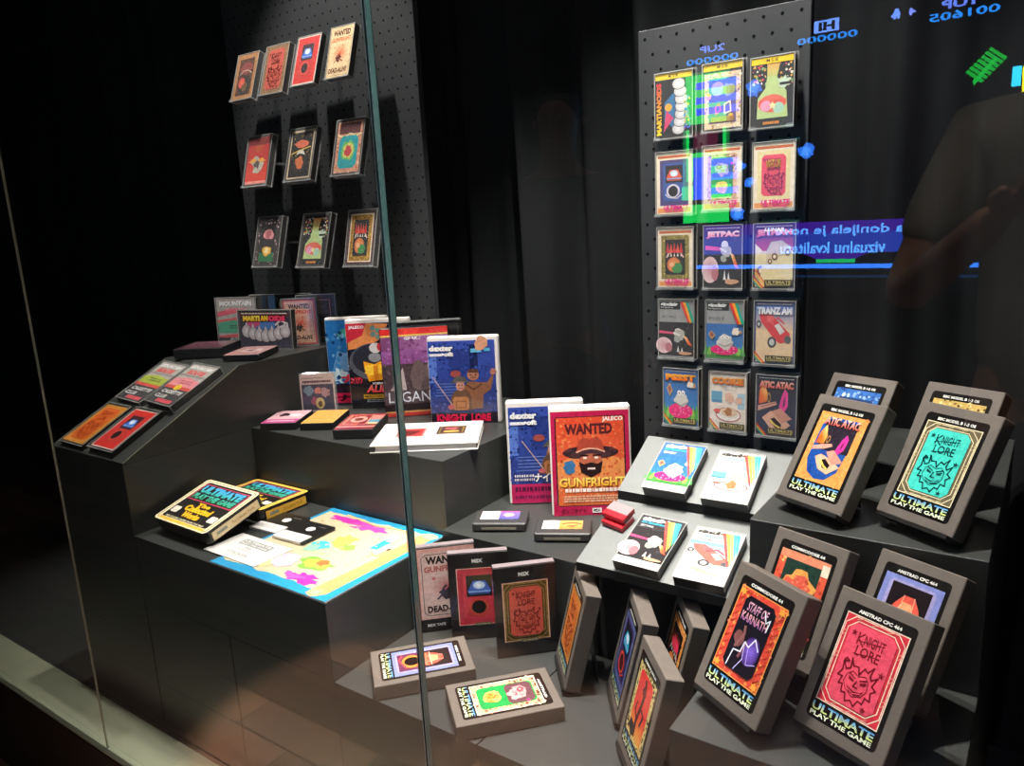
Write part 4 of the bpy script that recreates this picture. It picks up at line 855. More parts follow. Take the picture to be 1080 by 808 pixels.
e = cassette('wide tape case with pink, yellow lettering and pale worm picture', martian_h, None, .178, .105, .02, m=M['gloss'], inset=.035); place(e, -1.735, 1.290, zA, 14, 3)
e = cassette('tape case with grey, pink and green stripes standing at far left', multi_cover, None, .135, .130, .014, m=M['gloss'], inset=.03); place(e, -1.925, 1.34, zA, 20, 3)
e = cassette('wide black tape case showing two small brown frames', lambda a: (a.rect(0, 0, 1, 1, '18161a'), a.rect(.3, .4, .42, 1, '2a5888'), a.rect(.2, .3, .26, 1, '203a58'), *[(a.rect(x, .25, x+.22, .85, 'c8a088'), a.rect(x+.03, .3, x+.19, .8, '4a3030'), a.rect(x+.05, .34, x+.17, .76, '785048')) for x in (.48, .74)]), None, .19, .135, .014, m=M['gloss'], inset=.02); place(e, -1.80, 1.398, zA, 22, 3)
def wanted_pale(a): a.rect(0, 0, 1, 1, 'c85a50'); a.sub(.06, .04, .94, .96); wanted(a, 'e8b090', 'e04a38', '382018'); a.pop()
e = cassette('wanted-poster tape case standing beside the worm picture', wanted_pale, None, .097, .129, .016, m=M['gloss'], inset=.04); place(e, -1.672, 1.36, zA, 32, 3)
e = cassette('clear-edged dark tape case half hidden behind the wanted poster', lambda a: (a.rect(0, 0, 1, 1, '1c1618'), a.frame(.1, .08, .9, .92, .02, 'a06060'), a.rect(.2, .2, .8, .8, '38282a')), None, .11, .135, .014, inset=.05); place(e, -1.655, 1.405, zA, 32, 3)

# ================================================================== middle shelf
e = clamshell('white case with blue warriors cover, leftmost on the middle shelf', blue_cover, .165, .236, .026, cover=(.01, .01, .01, .03)); place(e, -1.500, 1.397, zB, 31, 2)
e = clamshell('white case with orange planet and yellow-suited figure cover', alien_cover, .166, .236, .026, cover=(.008, .14, .012, .045)); place(e, -1.408, 1.384, zB, 31, 2)
e = clamshell('glossy purple and grey case with a red top band', purple_cover, .168, .220, .022, M['darkcase'], cover=(.01, .01, .006, .006)); place(e, -1.272, 1.374, zB, 40, 2)
e = clamshell('plain black case peeking out behind the purple one', lambda a: (a.rect(0, 0, 1, 1, '141214'), a.frame(.04, .03, .96, .97, .01, '38343a')), .172, .232, .022, M['blackpl'], cover=(.02, .02, .02, .02)); place(e, -1.266, 1.418, zB, 40, 2)
e = clamshell('white case with blue night cover, explorers and red title', dexter_cover, .168, .206, .028, cover=(.01, .05, .0, .05)); place(e, -1.118, 1.366, zB, 29, 3)
e = clamshell('small pale case with grey faces cover standing in front', small_cover, .095, .104, .016, M['acrylic'], cover=(.03, .03, .02, .02)); place(e, -1.545, 1.290, zB, 34, 2)
e = flatcart('flat black cartridge with pink and white label near the slope', lambda a: (a.rect(0, 0, 1, 1, 'e8b8c0'), a.rect(0, 0, 1, .3, 'c85890'), a.blob(.4, .65, .18, '38242c', 201, 14, .4), a.blob(.7, .6, .18, 'f4e4e8', 202, 12, .3), a.micro(.1, .08, .9, .2, 'f0d0e0', 1, 33)), .088, .125, .018); lie(e, -1.530, 1.175, zB+.018, .125, 30)
e = flatcart('flat black cartridge with a plain yellow-orange label', lambda a: (a.rect(0, 0, 1, 1, 'e8a850'), a.frame(.03, .02, .97, .98, .015, 'f0c070'), a.micro(.3, .3, .7, .34, 'd89838', 1, 34)), .082, .13, .018); lie(e, -1.440, 1.218, zB+.018, .13, 30)
e = flatcart('black tape case with red cover lying between cartridge and booklet', lambda a: (a.rect(0, 0, 1, 1, '9a2838'), a.rect(.0, .12, 1, .2, 'e8a098'), a.rect(.0, .22, .5, .98, 'b84840'), a.frame(.08, .3, .7, .92, .03, 'e0b090'), a.ell(.4, .62, .22, .2, 'e0a898', 18), a.ell(.4, .62, .12, .1, '8a3030', 16), a.rect(.72, .6, 1, .9, 'e88a80'), a.rect(.72, .4, 1, .6, '58a0b8'), a.rect(.72, .3, 1, .4, 'e8d0a0')), .092, .142, .02, True, 'tape case', 'tape_case'); lie(e, -1.305, 1.208, zB+.023, .142, 30)
# white booklet case lying flat
def booklet_art(a):
    a.rect(0, 0, 1, 1, 'e8dcdc'); a.micro(.2, .84, .85, .88, 'c8a8a8', 1, 35, .5); a.rect(.18, .34, .46, .72, 'b88078'); a.rect(.2, .36, .44, .7, 'b83a38'); a.blob(.32, .52, .09, '68201c', 203, 12, .4, .1)
    a.rect(.58, .4, .86, .78, '4a3028'); a.frame(.6, .42, .84, .76, .012, '9a8040'); a.blob(.72, .66, .08, 'd06068', 204, 10, .3, .05); a.blob(.72, .52, .08, 'e0a050', 205, 10, .3, .05); a.blob(.5, .3, .12, 'e8c8b0', 206, 10, .3, .03); a.micro(.06, .08, .16, .14, '806868', 2, 36); a.line([(.75, .3), (.95, .4)], .012, 'd09090')
e = empty('booklet_case', 'open-edged white booklet case lying on the middle shelf corner', 'booklet')
b = MB(); w, h = .228, .175
b.box(-w/2, .0, 0, w/2, .0022, h, M['whitepl'], .0008); b.build('top_cover', e)
b = MB(); b.box(-w/2, .014, 0, w/2, .0162, h, M['whitepl'], .0008); b.box(-w/2, .002, h-.003, w/2, .0145, h, M['whitepl']); b.build('bottom_cover', e)
b = MB(); b.box(-w/2+.012, .0026, .004, w/2-.004, .0136, h-.004, M['paper']); b.build('page_block', e)
b = MB(); b.box(-w/2+.001, .0024, .001, -w/2+.011, .0138, .010, M['greypl']); b.build('hinge_clip', e)
art_obj(w*.97, h*.96, booklet_art, 'cover_print', M['print'], e, (0, h*.02))
lie(e, -1.104, 1.217, zB+.0165, .175, 33)

# ================================================================== map shelf
def map_art(a):
    a.rect(0, 0, 1, 1, '2488b4'); 
    rnd = random.Random(3); top = [(x/14, .93+.03*rnd.random()) for x in range(1, 14)]; bot = [(x/14, .06+.03*rnd.random()) for x in range(13, 0, -1)]
    a.poly([(.02, .08), (.03, .95)]+top+[(.93, .93), (.86, .1)]+bot, 'c0b292')
    a.poly([(.82, .02), (.88, .0), (.94, .06), (.97, .9), (.93, .97), (.87, .96), (.86, .5)], 'c89460'); a.line([(.86, .08), (.87, .95)], .008, 'e09860'); a.ell(.87, .05, .05, .045, 'd49c70', 16); a.ell(.87, .05, .025, .022, 'dcb890', 12); a.ell(.93, .94, .06, .04, 'd8c088', 16)
    a.blob(.68, .13, .1, 'd83094', 211, 26, .45, .05); a.blob(.6, .12, .07, 'd850a0', 212, 20, .5, .04); a.blob(.3, .88, .16, 'd83094', 213, 30, .45, .045); a.blob(.5, .86, .14, 'd84498', 214, 26, .5, .05)
    a.blob(.6, .3, .12, '78b848', 215, 20, .25, .08); a.blob(.6, .3, .08, 'e8a048', 216, 16, .3, .05); a.blob(.63, .33, .04, 'e86a38', 217); a.blob(.5, .62, .08, 'b8c458', 218, 16, .3); a.blob(.6, .56, .05, '88b850', 219); a.blob(.42, .5, .07, '48b8c0', 220, 12, .4); a.blob(.4, .45, .05, '88d0a0', 221)
    a.ell(.82, .62, .06, .07, 'd49c70', 14); a.poly([(.76, .6), (.82, .56), (.84, .7), (.78, .72)], 'd8d0c8'); a.rect(.72, .62, .78, .76, '3898c8'); a.ell(.84, .66, .012, .018, '382018'); a.blob(.3, .2, .09, 'd8d890', 222, 14, .3); a.line([(.22, .14), (.36, .26)], .012, '68a060'); a.blob(.4, .25, .08, 'c8b0c8', 223, 14, .3); a.blob(.75, .8, .05, 'f0d8a8', 224); a.specks(.1, .2, .8, .85, ['e8a060', 'e8c890', '98c878', 'f0b0c8'], 60, .012, 225)
    a.line([(.2, .95), (.5, .9), (.7, .93), (.85, .9)], .012, 'f0b070')
e = empty('map_poster', 'bright treasure map poster with cyan edge hanging to shelf corner', 'poster')
b = MB(); b.box(-.166, 0.0001, 0, .166, .0012, .318, M['paper']); b.build('paper_sheet', e)
art_obj(.332, .318, map_art, 'map_print', M['print'], e, (0, 0), -.0001); lie(e, -1.149, .948, zC+.0015, .318, 0)
def leaf_art(a): a.rect(0, 0, 1, 1, 'd4d0cc'); a.rect(.22, .6, .78, .84, '8a8a88'); a.txt('ULTIMATE', .25, .73, .75, .81, 'd4d0cc', None, .04); a.txt('PLAY THE GAME', .25, .63, .75, .7, 'd4d0cc', None, .03); a.txt('The', .42, .48, .56, .55, '707070', None, .02); a.txt('Collected', .38, .38, .62, .45, '808080'); a.txt('STICKER', .3, .18, .7, .28, '8a8a88', None, .02); a.micro(.2, .08, .8, .12, 'b0b0b0', 1, 41, .5)
e = empty('paper_leaflet', 'white folded leaflet with grey printing beside the yellow box', 'leaflet')
b = MB(); b.box(-.083, 0.0001, 0, .083, .0008, .092, M['paper']); b.build('paper_sheet', e)
art_obj(.166, .092, leaf_art, 'leaflet_print', M['print'], e, (0, 0), -.0001); lie(e, -1.293, .861, zC+.0032, .092, -1)
def floppy(label):
    w = .09; e = empty('floppy_disk', label, 'floppy disk', 'black floppy disks on the map')
    b = MB(); b.extr([(-w/2, 0), (w/2, 0), (w/2, w*.98), (w/2-.004, w*1.04), (-w/2, w*1.04)], 0, .0033, M['blackpl']); b.build('shell', e)
    b = MB(); b.cyl((.002, -.0005, w*.68), .0105, .0008, M['whitepl'], 'y', 24); b.build('hub', e)
    b = MB(); b.box(.008, -.0004, w*.86, .03, .0003, w*.875, M['silver']); b.build('notch_mark', e)
    b = MB(); b.box(-w/2-.001, -.0018, -.001, w/2-.008, .0042, w*.36, M['whitepl'], .0006); b.build('label_sleeve', e)
    def f(a): a.rect(0, 0, 1, 1, 'ece6e2'); a.micro(.1, .2, .9, .8, '9a9490', 4, 43, .6); a.frame(.04, .06, .96, .94, .01, 'c8c0bc')
    art_obj(w*.86, w*.32, f, 'paper_label', M['print'], e, (-.0045, w*.02), -.002)
    return e
e = floppy('front floppy disk lying on the map with white label'); lie(e, -1.251, .972, zC+.0075, .093, 2)
e = floppy('rear floppy disk lying between yellow box and map'); lie(e, -1.345, .985, zC+.0046, .093, 3)
# the yellow framed boxes
def works_art(a, warm='e8c060'):
    a.rr(0, 0, 1, 1, .05, 'f0dcb0' if warm == 1 else 'f0c050'); a.rr(.025, .03, .975, .97, .045, '1a1614'); 
    a.rr(.035, .04, .965, .96, .04, 'f4e4c0' if warm == 1 else 'f0c860'); a.rr(.07, .085, .93, .935, .03, '1a1614'); a.rect(.07, .03, .93, .075, 'e8b830')
    a.rect(.08, .52, .92, .9, 'c04058'); a.rect(.1, .54, .9, .88, '1a1614'); a.txt('ULTIMATE', .12, .7, .88, .87, '38b0a0', '48a0e0', .07); a.txt('PLAY THE GAME', .12, .56, .88, .68, '38a070', '40b0a0', .06)
    a.txt('The', .38, .42, .62, .5, 'f0b820', None, .06); a.txt('Collected', .26, .29, .74, .42, 'f0b820', None, .07); a.txt('Works', .34, .16, .66, .28, 'f0b820', None, .07)
    a.rr(.1, .2, .22, .33, .02, 'e8d8c8'); a.rr(.8, .2, .92, .33, .02, 'e8d8c8'); a.txt('TEN CLASSIC GAMES FROM THE PAST', .14, .095, .86, .125, 'e8d8b0', None, .03)
def works_box(label, warm):
    w, h, t = .195, (.148 if warm == 1 else .138), .029
    e = empty('compilation_box', label, 'game box', 'yellow-framed compilation boxes')
    b = MB(); k = .008
    def oct_(i, kk): return [(-w/2+kk+i, i), (w/2-kk-i, i), (w/2-i, kk+i), (w/2-i, h-kk-i), (w/2-kk-i, h-i), (-w/2+kk+i, h-i), (-w/2+i, h-kk-i), (-w/2+i, kk+i)]
    b.extr(oct_(0, k), 0, .006, M['blackpl']); b.build('lid', e)
    b = MB(); b.extr(oct_(.002, k), .0062, t, M['blackpl']); b.build('tray', e)
    b = MB(); b.box(w/2-.0022, .007, .014, w/2-.0005, t-.002, h-.014, M['cream'] if warm == 1 else M['yellow'], .0003); b.build('side_label', e)
    b = MB(); b.box(-w/2+.014, .008, -.0002, w/2-.014, t-.002, .0022, M['plinth']); b.build('front_edge', e)
    def sp(a): a.rect(0, 0, 1, 1, 'e8cfa0' if warm == 1 else 'e8b040'); a.rect(.08, .3, .3, .7, '8a9080'); a.txt('The Collected Works', .4, .3, .9, .7, 'a87820', None, .02)
    s = art_obj(h*.8, t*.6, sp, 'spine_print', M['print'], e); s.rotation_euler = (0, 0, 0)
    s.matrix_local = Matrix(((0, 1, 0, w/2-.0001), (0, 0, -1, t*.85), (1, 0, 0, h/2), (0, 0, 0, 1))) @ Matrix.Diagonal((1, -1, 1, 1)) if False else Matrix.Translation((w/2+.0002, t*.85, h/2)) @ Matrix(((0, -1, 0, 0), (0, 0, -1, 0), (1, 0, 0, 0), (0, 0, 0, 1)))
    art_obj(w*.99, h*.99, lambda a: works_art(a, warm), 'lid_print', M['print'], e, (0, h*.005), -.0003)
    return e
e = works_box('cream-framed black compilation box leaning on the other', 1); WX = e
place(e, -1.464, .818, zC+.036, -1.3, 73.5, 0)
e = works_box('amber-framed black compilation box lying further back', 2); lie(e, -1.487, 1.038, zC+.0295, .138, 0)

# ================================================================== shelf with the cartridges
e = clamshell('white case with blue cover and magenta foot behind the bearded cover', lambda a: dexter_cover(a, True), .165, .226, .028, cover=(.03, .012, .012, .055)); place(e, -.864, 1.316, zM, 33, 3)
e = clamshell('white case with red wanted cover showing a bearded man in a hat', sheriff_cover, .165, .228, .028, cover=(.02, .02, .0, .045)); place(e, -.747, 1.302, zM, 33, 5)
e = cartridge('black cartridge with violet label under the blue case', lambda a: (a.rect(0, 0, 1, 1, 'e8dcdc'), a.rect(0, .3, .48, 1, 'f0d8d8'), a.micro(.04, .5, .44, .9, 'b08890', 3, 45), a.rect(.48, 0, 1, 1, '5a58a8', '8a6ac0'), a.blob(.72, .5, .12, 'e0a898', 231, 12, .3), a.rect(.48, .9, 1, 1, 'c05098'))); lie(e, -.884, 1.170, zM+.0178, .068, 28)
e = cartridge('black cartridge with orange and white label below the bearded cover', lambda a: (a.rect(0, 0, 1, 1, 'ece4dc'), a.micro(.04, .4, .4, .9, 'b09088', 3, 46), a.rect(.42, 0, 1, 1, 'e88848', 'f0a860'), a.line([(.5, .6), (.75, .75), (.95, .6)], .06, 'c04830'), a.poly([(.6, .4), (.75, .2), (.9, .45)], 'b85838'))); lie(e, -.747, 1.187, zM+.0178, .068, 27)
# red and silver little pair
def micro_case(label):
    w, h, t = .046, .034, .010
    e = empty('tape_cartridge', label, 'tape cartridge', 'tiny red cartridges on the grey tray')
    b = MB(); b.box(-w/2, 0, 0, w/2, t, h, M['redpl'], .001); b.build('red_shell', e)
    b = MB(); b.box(-w/2+.0004, -.0006, h*.36, w/2-.0004, t*.7, h+.0006, M['silver'], .0006); b.build('silver_cap', e)
    return e
E1 = (1.023, -.564, 1.188, -.503); E2 = (1.178, -.489, 1.308, -.421)
e = micro_case('tiny red and silver cartridge, upper of two stacked on the tray'); slope_place(e, -.597, .098, E1, .0225, 12)
e = micro_case('tiny red and silver cartridge under its twin on the tray'); slope_place(e, -.597, .090, E1, .0108, 12)
G4 = 'boxed tapes on the sloping trays'
def space_big(a): sinclair_big(a, 'JET PAC', lambda q: spaceman(q, '2c2628'), '3a3436', True)
def car_big(a): sinclair_big(a, 'TRANZ AM', lambda q: racer(q, '5890c8', 'ecd8c0', 'e0685c'), 'e8e0dc')
def flower_big(a): sinclair_big(a, 'PSSST', robotplant, '3a6cb8', True)
def kitchen_big(a): sinclair_big(a, 'COOKIE', kitchen, 'ece4dc')
for lab, fn, x, s, P, sp in (('tape case with spaceman cover and rainbow corner on lower tray', space_big, -.512, .002, E1, 1.5), ('tape case with red racing car cover on lower tray', car_big, -.407, .0, E1, -1.5),
                        ('tape case with blue and pink flower bed cover on upper tray', flower_big, -.531, -.0, E2, 0), ('tape case with pale kitchen scene cover on upper tray', kitchen_big, -.423, -.002, E2, -1)):
    e = cassette(lab, fn, G4, .081, .118, .020, dark=True, m=M['gloss'], inset=.02); slope_place(e, x, s, P, .0205, sp)

# ================================================================== low front shelf
e = smoked('dark boxed tape with torn wanted poster, third from the corner', None, poster=True); place(e, -.914, 1.028, zD, 44, 2)
e = smoked('dark boxed tape with blue dome over black ball', lambda a: dome(a, 'b83040', 'c83848', '241a1e', '3a60b8', '1c1216', 'c84838')); place(e, -.840, 1.032, zD, 38.5, 2)
e = smoked('dark boxed tape with brown-red mask drawing', lambda a: gargoyle(a, 'd05848', '7a2420', .018, ('a88850', '6a5028', '5a4420'))); place(e, -.733, 1.030, zD, 44, 2)
def lying(o, cx, cy, yaw, h=.172, t=.026):      # label top points along +u, seen sideways
    lie(o, cx, cy, zD+t+.0006, h, yaw)
e = collector('flat lying box with violet frame and orange faceted dome', hexdome, 'MSX DISK'); lying(e, -.862, .886, 49-90)
e = collector('flat lying box with green field and two creature heads', lambda a: creatures(a, '1f9a4a', '6a444c'), 'AMSTRAD'); lying(e, -.678, .876, 48.5-90)
def lean(label, art, plat, x, y, yaw, tilt, zs, dz, elab, k=1., w=.113, h=.172):
    e = collector(label, art, plat, None, w, h); z = zs+dz
    place(e, x, y, z, yaw, tilt); easel_for(e, x, y, z, zs, yaw, tilt, elab)
SX = 'black stand holding up the '
lean('leaning box turned side-on with orange mask drawing', lambda a: gargoyle(a, 'e07838', '8a3018', .02, ('e8a050', 'c07030', 'd88840')), 'MSX', -.646, .998, -50.8, 13.8, zD, .0125, SX+'orange mask box')
lean('leaning box turned side-on with cyan gem and dark ball', lambda a: dome(a, '5a6090', '3a2a58', '14141c', '28a0c8', '481c20', 'd84838'), 'AMSTRAD', -.530, .968, -55, 13.8, zD, .0125, SX+'cyan gem box')
lean('leaning box turned side-on with red figure in speckled gold border', golem, 'COMMODORE 64', -.445, .849, -49, 14.2, zD, .0125, SX+'speckled gold box')
lean('leaning box turned side-on with red flames over a ball', lambda a: (flameball(a, 'd88848', 'f0b070'), a.blob(.5, .66, .26, 'e03858', 241, 20, .3, .08)), 'SPECTRUM', -.462, .998, -56, 13.8, zD, .0125, SX+'red flame box')

# ================================================================== right-hand blocks
fg = .965; ff = .955
lean('leaning box with purple lightning cover and orange-red frame', karnath, 'COMMODORE 64', -.310*fg, .858*fg, -30.5, 27, zG, .022, SX+'purple lightning box', 1, .116, .171)
lean('leaning box with crimson mask drawing, lowest right', lambda a: gargoyle(a, 'e85068', '7a1424', .016, ('f4e0c8', 'e89080', 'd03040')), 'AMSTRAD CPC 464', -.1735*fg, .854*fg, -23.5, 30.5, zG, .022, SX+'crimson mask box', 1, .114, .171)
lean('leaning box with red and orange serpent cover, half hidden', serpent, 'COMMODORE 64', -.289*.925, 1.003*.925, -21, 28, zG, .045, SX+'serpent cover box', 1, .108, .165)
lean('leaning box with lilac frame and red faceted dome, half hidden', hexdome, 'AMSTRAD CPC 464', -.155*.925, .995*.925, -23.9, 31, zG, .045, SX+'lilac framed box', 1, .108, .165)
lean('leaning box with orange ground, candle flame and dark blue pool', atic, 'BBC MODEL B 1-2 OS', -.281*ff, 1.128*ff, -25, 33.5, zF, .020, SX+'orange candle box', 1, .112, .167)
lean('leaning box with turquoise mask drawing', lambda a: gargoyle(a, '48d0c0', '104848', .016, ('f0e0b8', 'b0a070', '6a6048')), 'BBC MODEL B 1-2 OS', -.1395*ff, 1.124*ff, -30, 31, zF, .020, SX+'turquoise mask box', 1, .114, .167)
lean('leaning box with blue banded cover, behind the candle box', blueband, 'BBC MODEL B 1-2 OS', -.293*ff, 1.304*ff, -21, 34, zF, .020, SX+'blue banded box', 1, .112, .167)
lean('leaning box with gold and maroon cover behind the turquoise one', crestpanel, 'BBC MODEL B 1-2 OS', -.141*ff, 1.271*ff, -23, 32, zF, .020, SX+'gold and maroon box', 1, .112, .167)

# ================================================================== gallery screen behind the visitor (seen mirrored in the glass)
def screen():
    # screen plane y=-2.0 ; local u to the right when facing it from the case (towards +y) is -x
    e = empty('wall_screen', 'large lit game screen facing the display case, mirrored in its glass', 'screen')
    X0, X1, Zb, Zt = -1.62, .45, -.36, .78; w = X1-X0; h = Zt-Zb
    b = MB(); b.box(X0-.03, -2.10, Zb-.03+H, X1+.03, -2.012, Zt+.03+H, M['blackpl'], .004); b.build('screen_housing', e)
    a = Art(w, h); a.lay = .0003
    U = lambda x: (X1-x)/w      # seen from the case, +x is on the left
    V = lambda z: (z-Zb)/h
    def rc(x0, z0, x1, z1, c): a.rect(min(U(x0), U(x1)), V(z0), max(U(x0), U(x1)), V(z1), c)
    def tx(t, x0, z0, x1, z1, c, b_=.02): a.txt(t, U(x1), V(z0), U(x0), V(z1), c, None, b_)
    a.rect(0, 0, 1, 1, '020204')
    tx('2UP', -1.325, .645, -1.215, .672, '5068c8', .03); tx('000000', -1.384, .603, -1.156, .628, '1c70c8', .02)
    rc(-.857, .645, -.765, .69, '5a80d8'); tx('HI', -.84, .652, -.78, .683, '04060c', .05); tx('000000', -.921, .612, -.697, .638, '1c70c8', .02)
    tx('4', -.525, .652, -.5, .678, '6a78d8', .02); [rc(-.565+q[0]*.005, .648+q[1]*.005, -.565+q[2]*.005, .648+q[3]*.005, '5a80e0') for q in ((-1.5, 4, 1.5, 7), (-2.5, 2, 2.5, 4.5), (-2, 0, -.4, 2), (.4, 0, 2, 2), (-3.5, 1.5, -2.2, 3))]
    tx('1UP', -.42, .652, -.315, .682, '5068c8', .03); tx('001605', -.456, .615, -.238, .643, '1c70c8', .02)
    # green and blue playfield column behind the tapes
    rc(-1.40, .10, -1.19, .57, '085424'); rc(-1.385, .12, -1.205, .56, '10a040'); rc(-1.40, .34, -1.19, .36, '04100a'); rc(-1.37, .24, -1.22, .34, '04100a'); rc(-1.35, .255, -1.24, .325, '3a1020'); rc(-1.40, -.06, -1.19, .02, '10a040'); rc(-1.405, .04, -1.18, .10, '10a040')
    for z in (.5, .44, .395, .18, .12, .06): rc(-1.34, z, -1.15, z+.028, '1c3cd8')
    rc(-1.35, .04, -1.27, .22, '1c40d0')
    for k, (x, z, r) in enumerate(((-1.088, .475, .032), (-.873, .204, .032), (-1.144, .170, .024), (-1.15, -.03, .028), (-1.10, .1, .02))): a.blob(U(x), V(z), r/w, '2058b8', 260+k, 16, .25); a.blob(U(x), V(z), r*.6/w, '3878d0', 270+k, 12, .3)
    # leaf-like creature and the yellow sprite
    for k in range(7): x = -.30+.011*k; z = .405+.011*k; a.poly([(U(x-.03), V(z+.022)), (U(x-.022), V(z+.03)), (U(x+.03), V(z-.012)), (U(x+.022), V(z-.02))], '0c8028')
    a.poly([(U(-.305), V(.395)), (U(-.30), V(.38)), (U(-.235), V(.455)), (U(-.24), V(.47))], '0c9030')
    rc(-.187, .36, -.160, .425, '28b8e8'); a.poly([(U(-.155), V(.33)), (U(-.158), V(.42)), (U(-.12), V(.46)), (U(.02), V(.46)), (U(.02), V(.33))], 'c8c818'); rc(-.13, .40, -.10, .415, '2838a0'); rc(-.13, .37, -.11, .38, '2838a0')
    rc(-.10, .0, .1, .2, '0c5020'); rc(-1.0, -.3, .3, -.29, '081830')
    # caption
    a.poly([(U(-1.3), V(-.075)), (U(-.20), V(-.075)), (U(-.20), V(-.20)), (U(-.62), V(-.20)), (U(-.67), V(-.225)), (U(-.82), V(-.225)), (U(-.88), V(-.20)), (U(-1.3), V(-.20))], '28106a')
    a.poly([(U(-1.3), V(-.12)), (U(-.20), V(-.12)), (U(-.20), V(-.20)), (U(-1.3), V(-.20))], '18287a')
    tx('igra donijela je nove i', -1.02, -.135, -.43, -.09, '4a8ad8', .02); tx('vizualnu kvalitetu', -.965, -.202, -.56, -.155, '4a8ad8', .02)
    rc(-.82, -.24, -.67, -.225, '0c8a48'); rc(-1.334, -.262, -.10, -.245, '2a68d8')
    o = a.build('lit_picture', M['screen'], e)
    o.matrix_local = Matrix.Translation(((X0+X1)/2, -2.011, Zb+H)) @ Matrix.Rotation(pi, 4, 'Z')
screen()

# ================================================================== gallery visitors (seen only as dim reflections)
def limb_mesh(name, joints, edges, mt, parent, root=0, lev=2):
    me = bpy.data.meshes.new(name); me.from_pydata([j[0] for j in joints], edges, []); me.materials.append(mt)
    o = bpy.data.objects.new(name, me); COL.objects.link(o)
    if parent: o.parent = parent
    sk = o.modifiers.new('skin', 'SKIN'); sk.use_smooth_shade = True
    for i, j in enumerate(joints):
        me.skin_vertices[0].data[i].radius = j[1] if isinstance(j[1], tuple) else (j[1], j[1])
        me.skin_vertices[0].data[i].use_root = (i == root)
    sb = o.modifiers.new('sub', 'SUBSURF'); sb.levels = sb.render_levels = lev
    return o
def hand(o, wrist, d, side, parent, curl=.5, name='hand'):
    """palm and five fingers, each finger its own tapered chain, joined as one mesh with the arm's skin"""
    d = Vector(d).normalized(); up = Vector((0, 0, 1)); sd = d.cross(up).normalized()*side; nrm = sd.cross(d).normalized()
    W = Vector(wrist); b = MB(); J = [(tuple(W-d*.03), (.022, .016)), (tuple(W+d*.02), (.028, .014)), (tuple(W+d*.07), (.036, .013))]; Ed = [(0, 1), (1, 2)]
    pl = limb_mesh(name, J, Ed, M['skin'], parent)
    for k, (off, L, r) in enumerate(((-.027, .072, .0085), (-.009, .08, .009), (.01, .075, .0088), (.028, .058, .0078))):
        p = W+d*.06+sd*off; q = p+d*L*.45; cdir = (d*cos(curl)+nrm*-sin(curl)); c2 = (d*cos(curl*2)+nrm*-sin(curl*2))
        limb_mesh('finger', [(tuple(p), r*1.1), (tuple(q), r), (tuple(q+cdir*L*.35), r*.95), (tuple(q+cdir*L*.35+c2*L*.25), r*.8)], [(0, 1), (1, 2), (2, 3)], M['skin'], pl, 0, 1)
    p = W+d*.015+sd*-.02; t1 = p+(d*.6-sd*.8).normalized()*.04; t2 = t1+d*.03
    limb_mesh('thumb', [(tuple(p), .012), (tuple(t1), .011), (tuple(t2), .009)], [(0, 1), (1, 2)], M['skin'], pl, 0, 1)
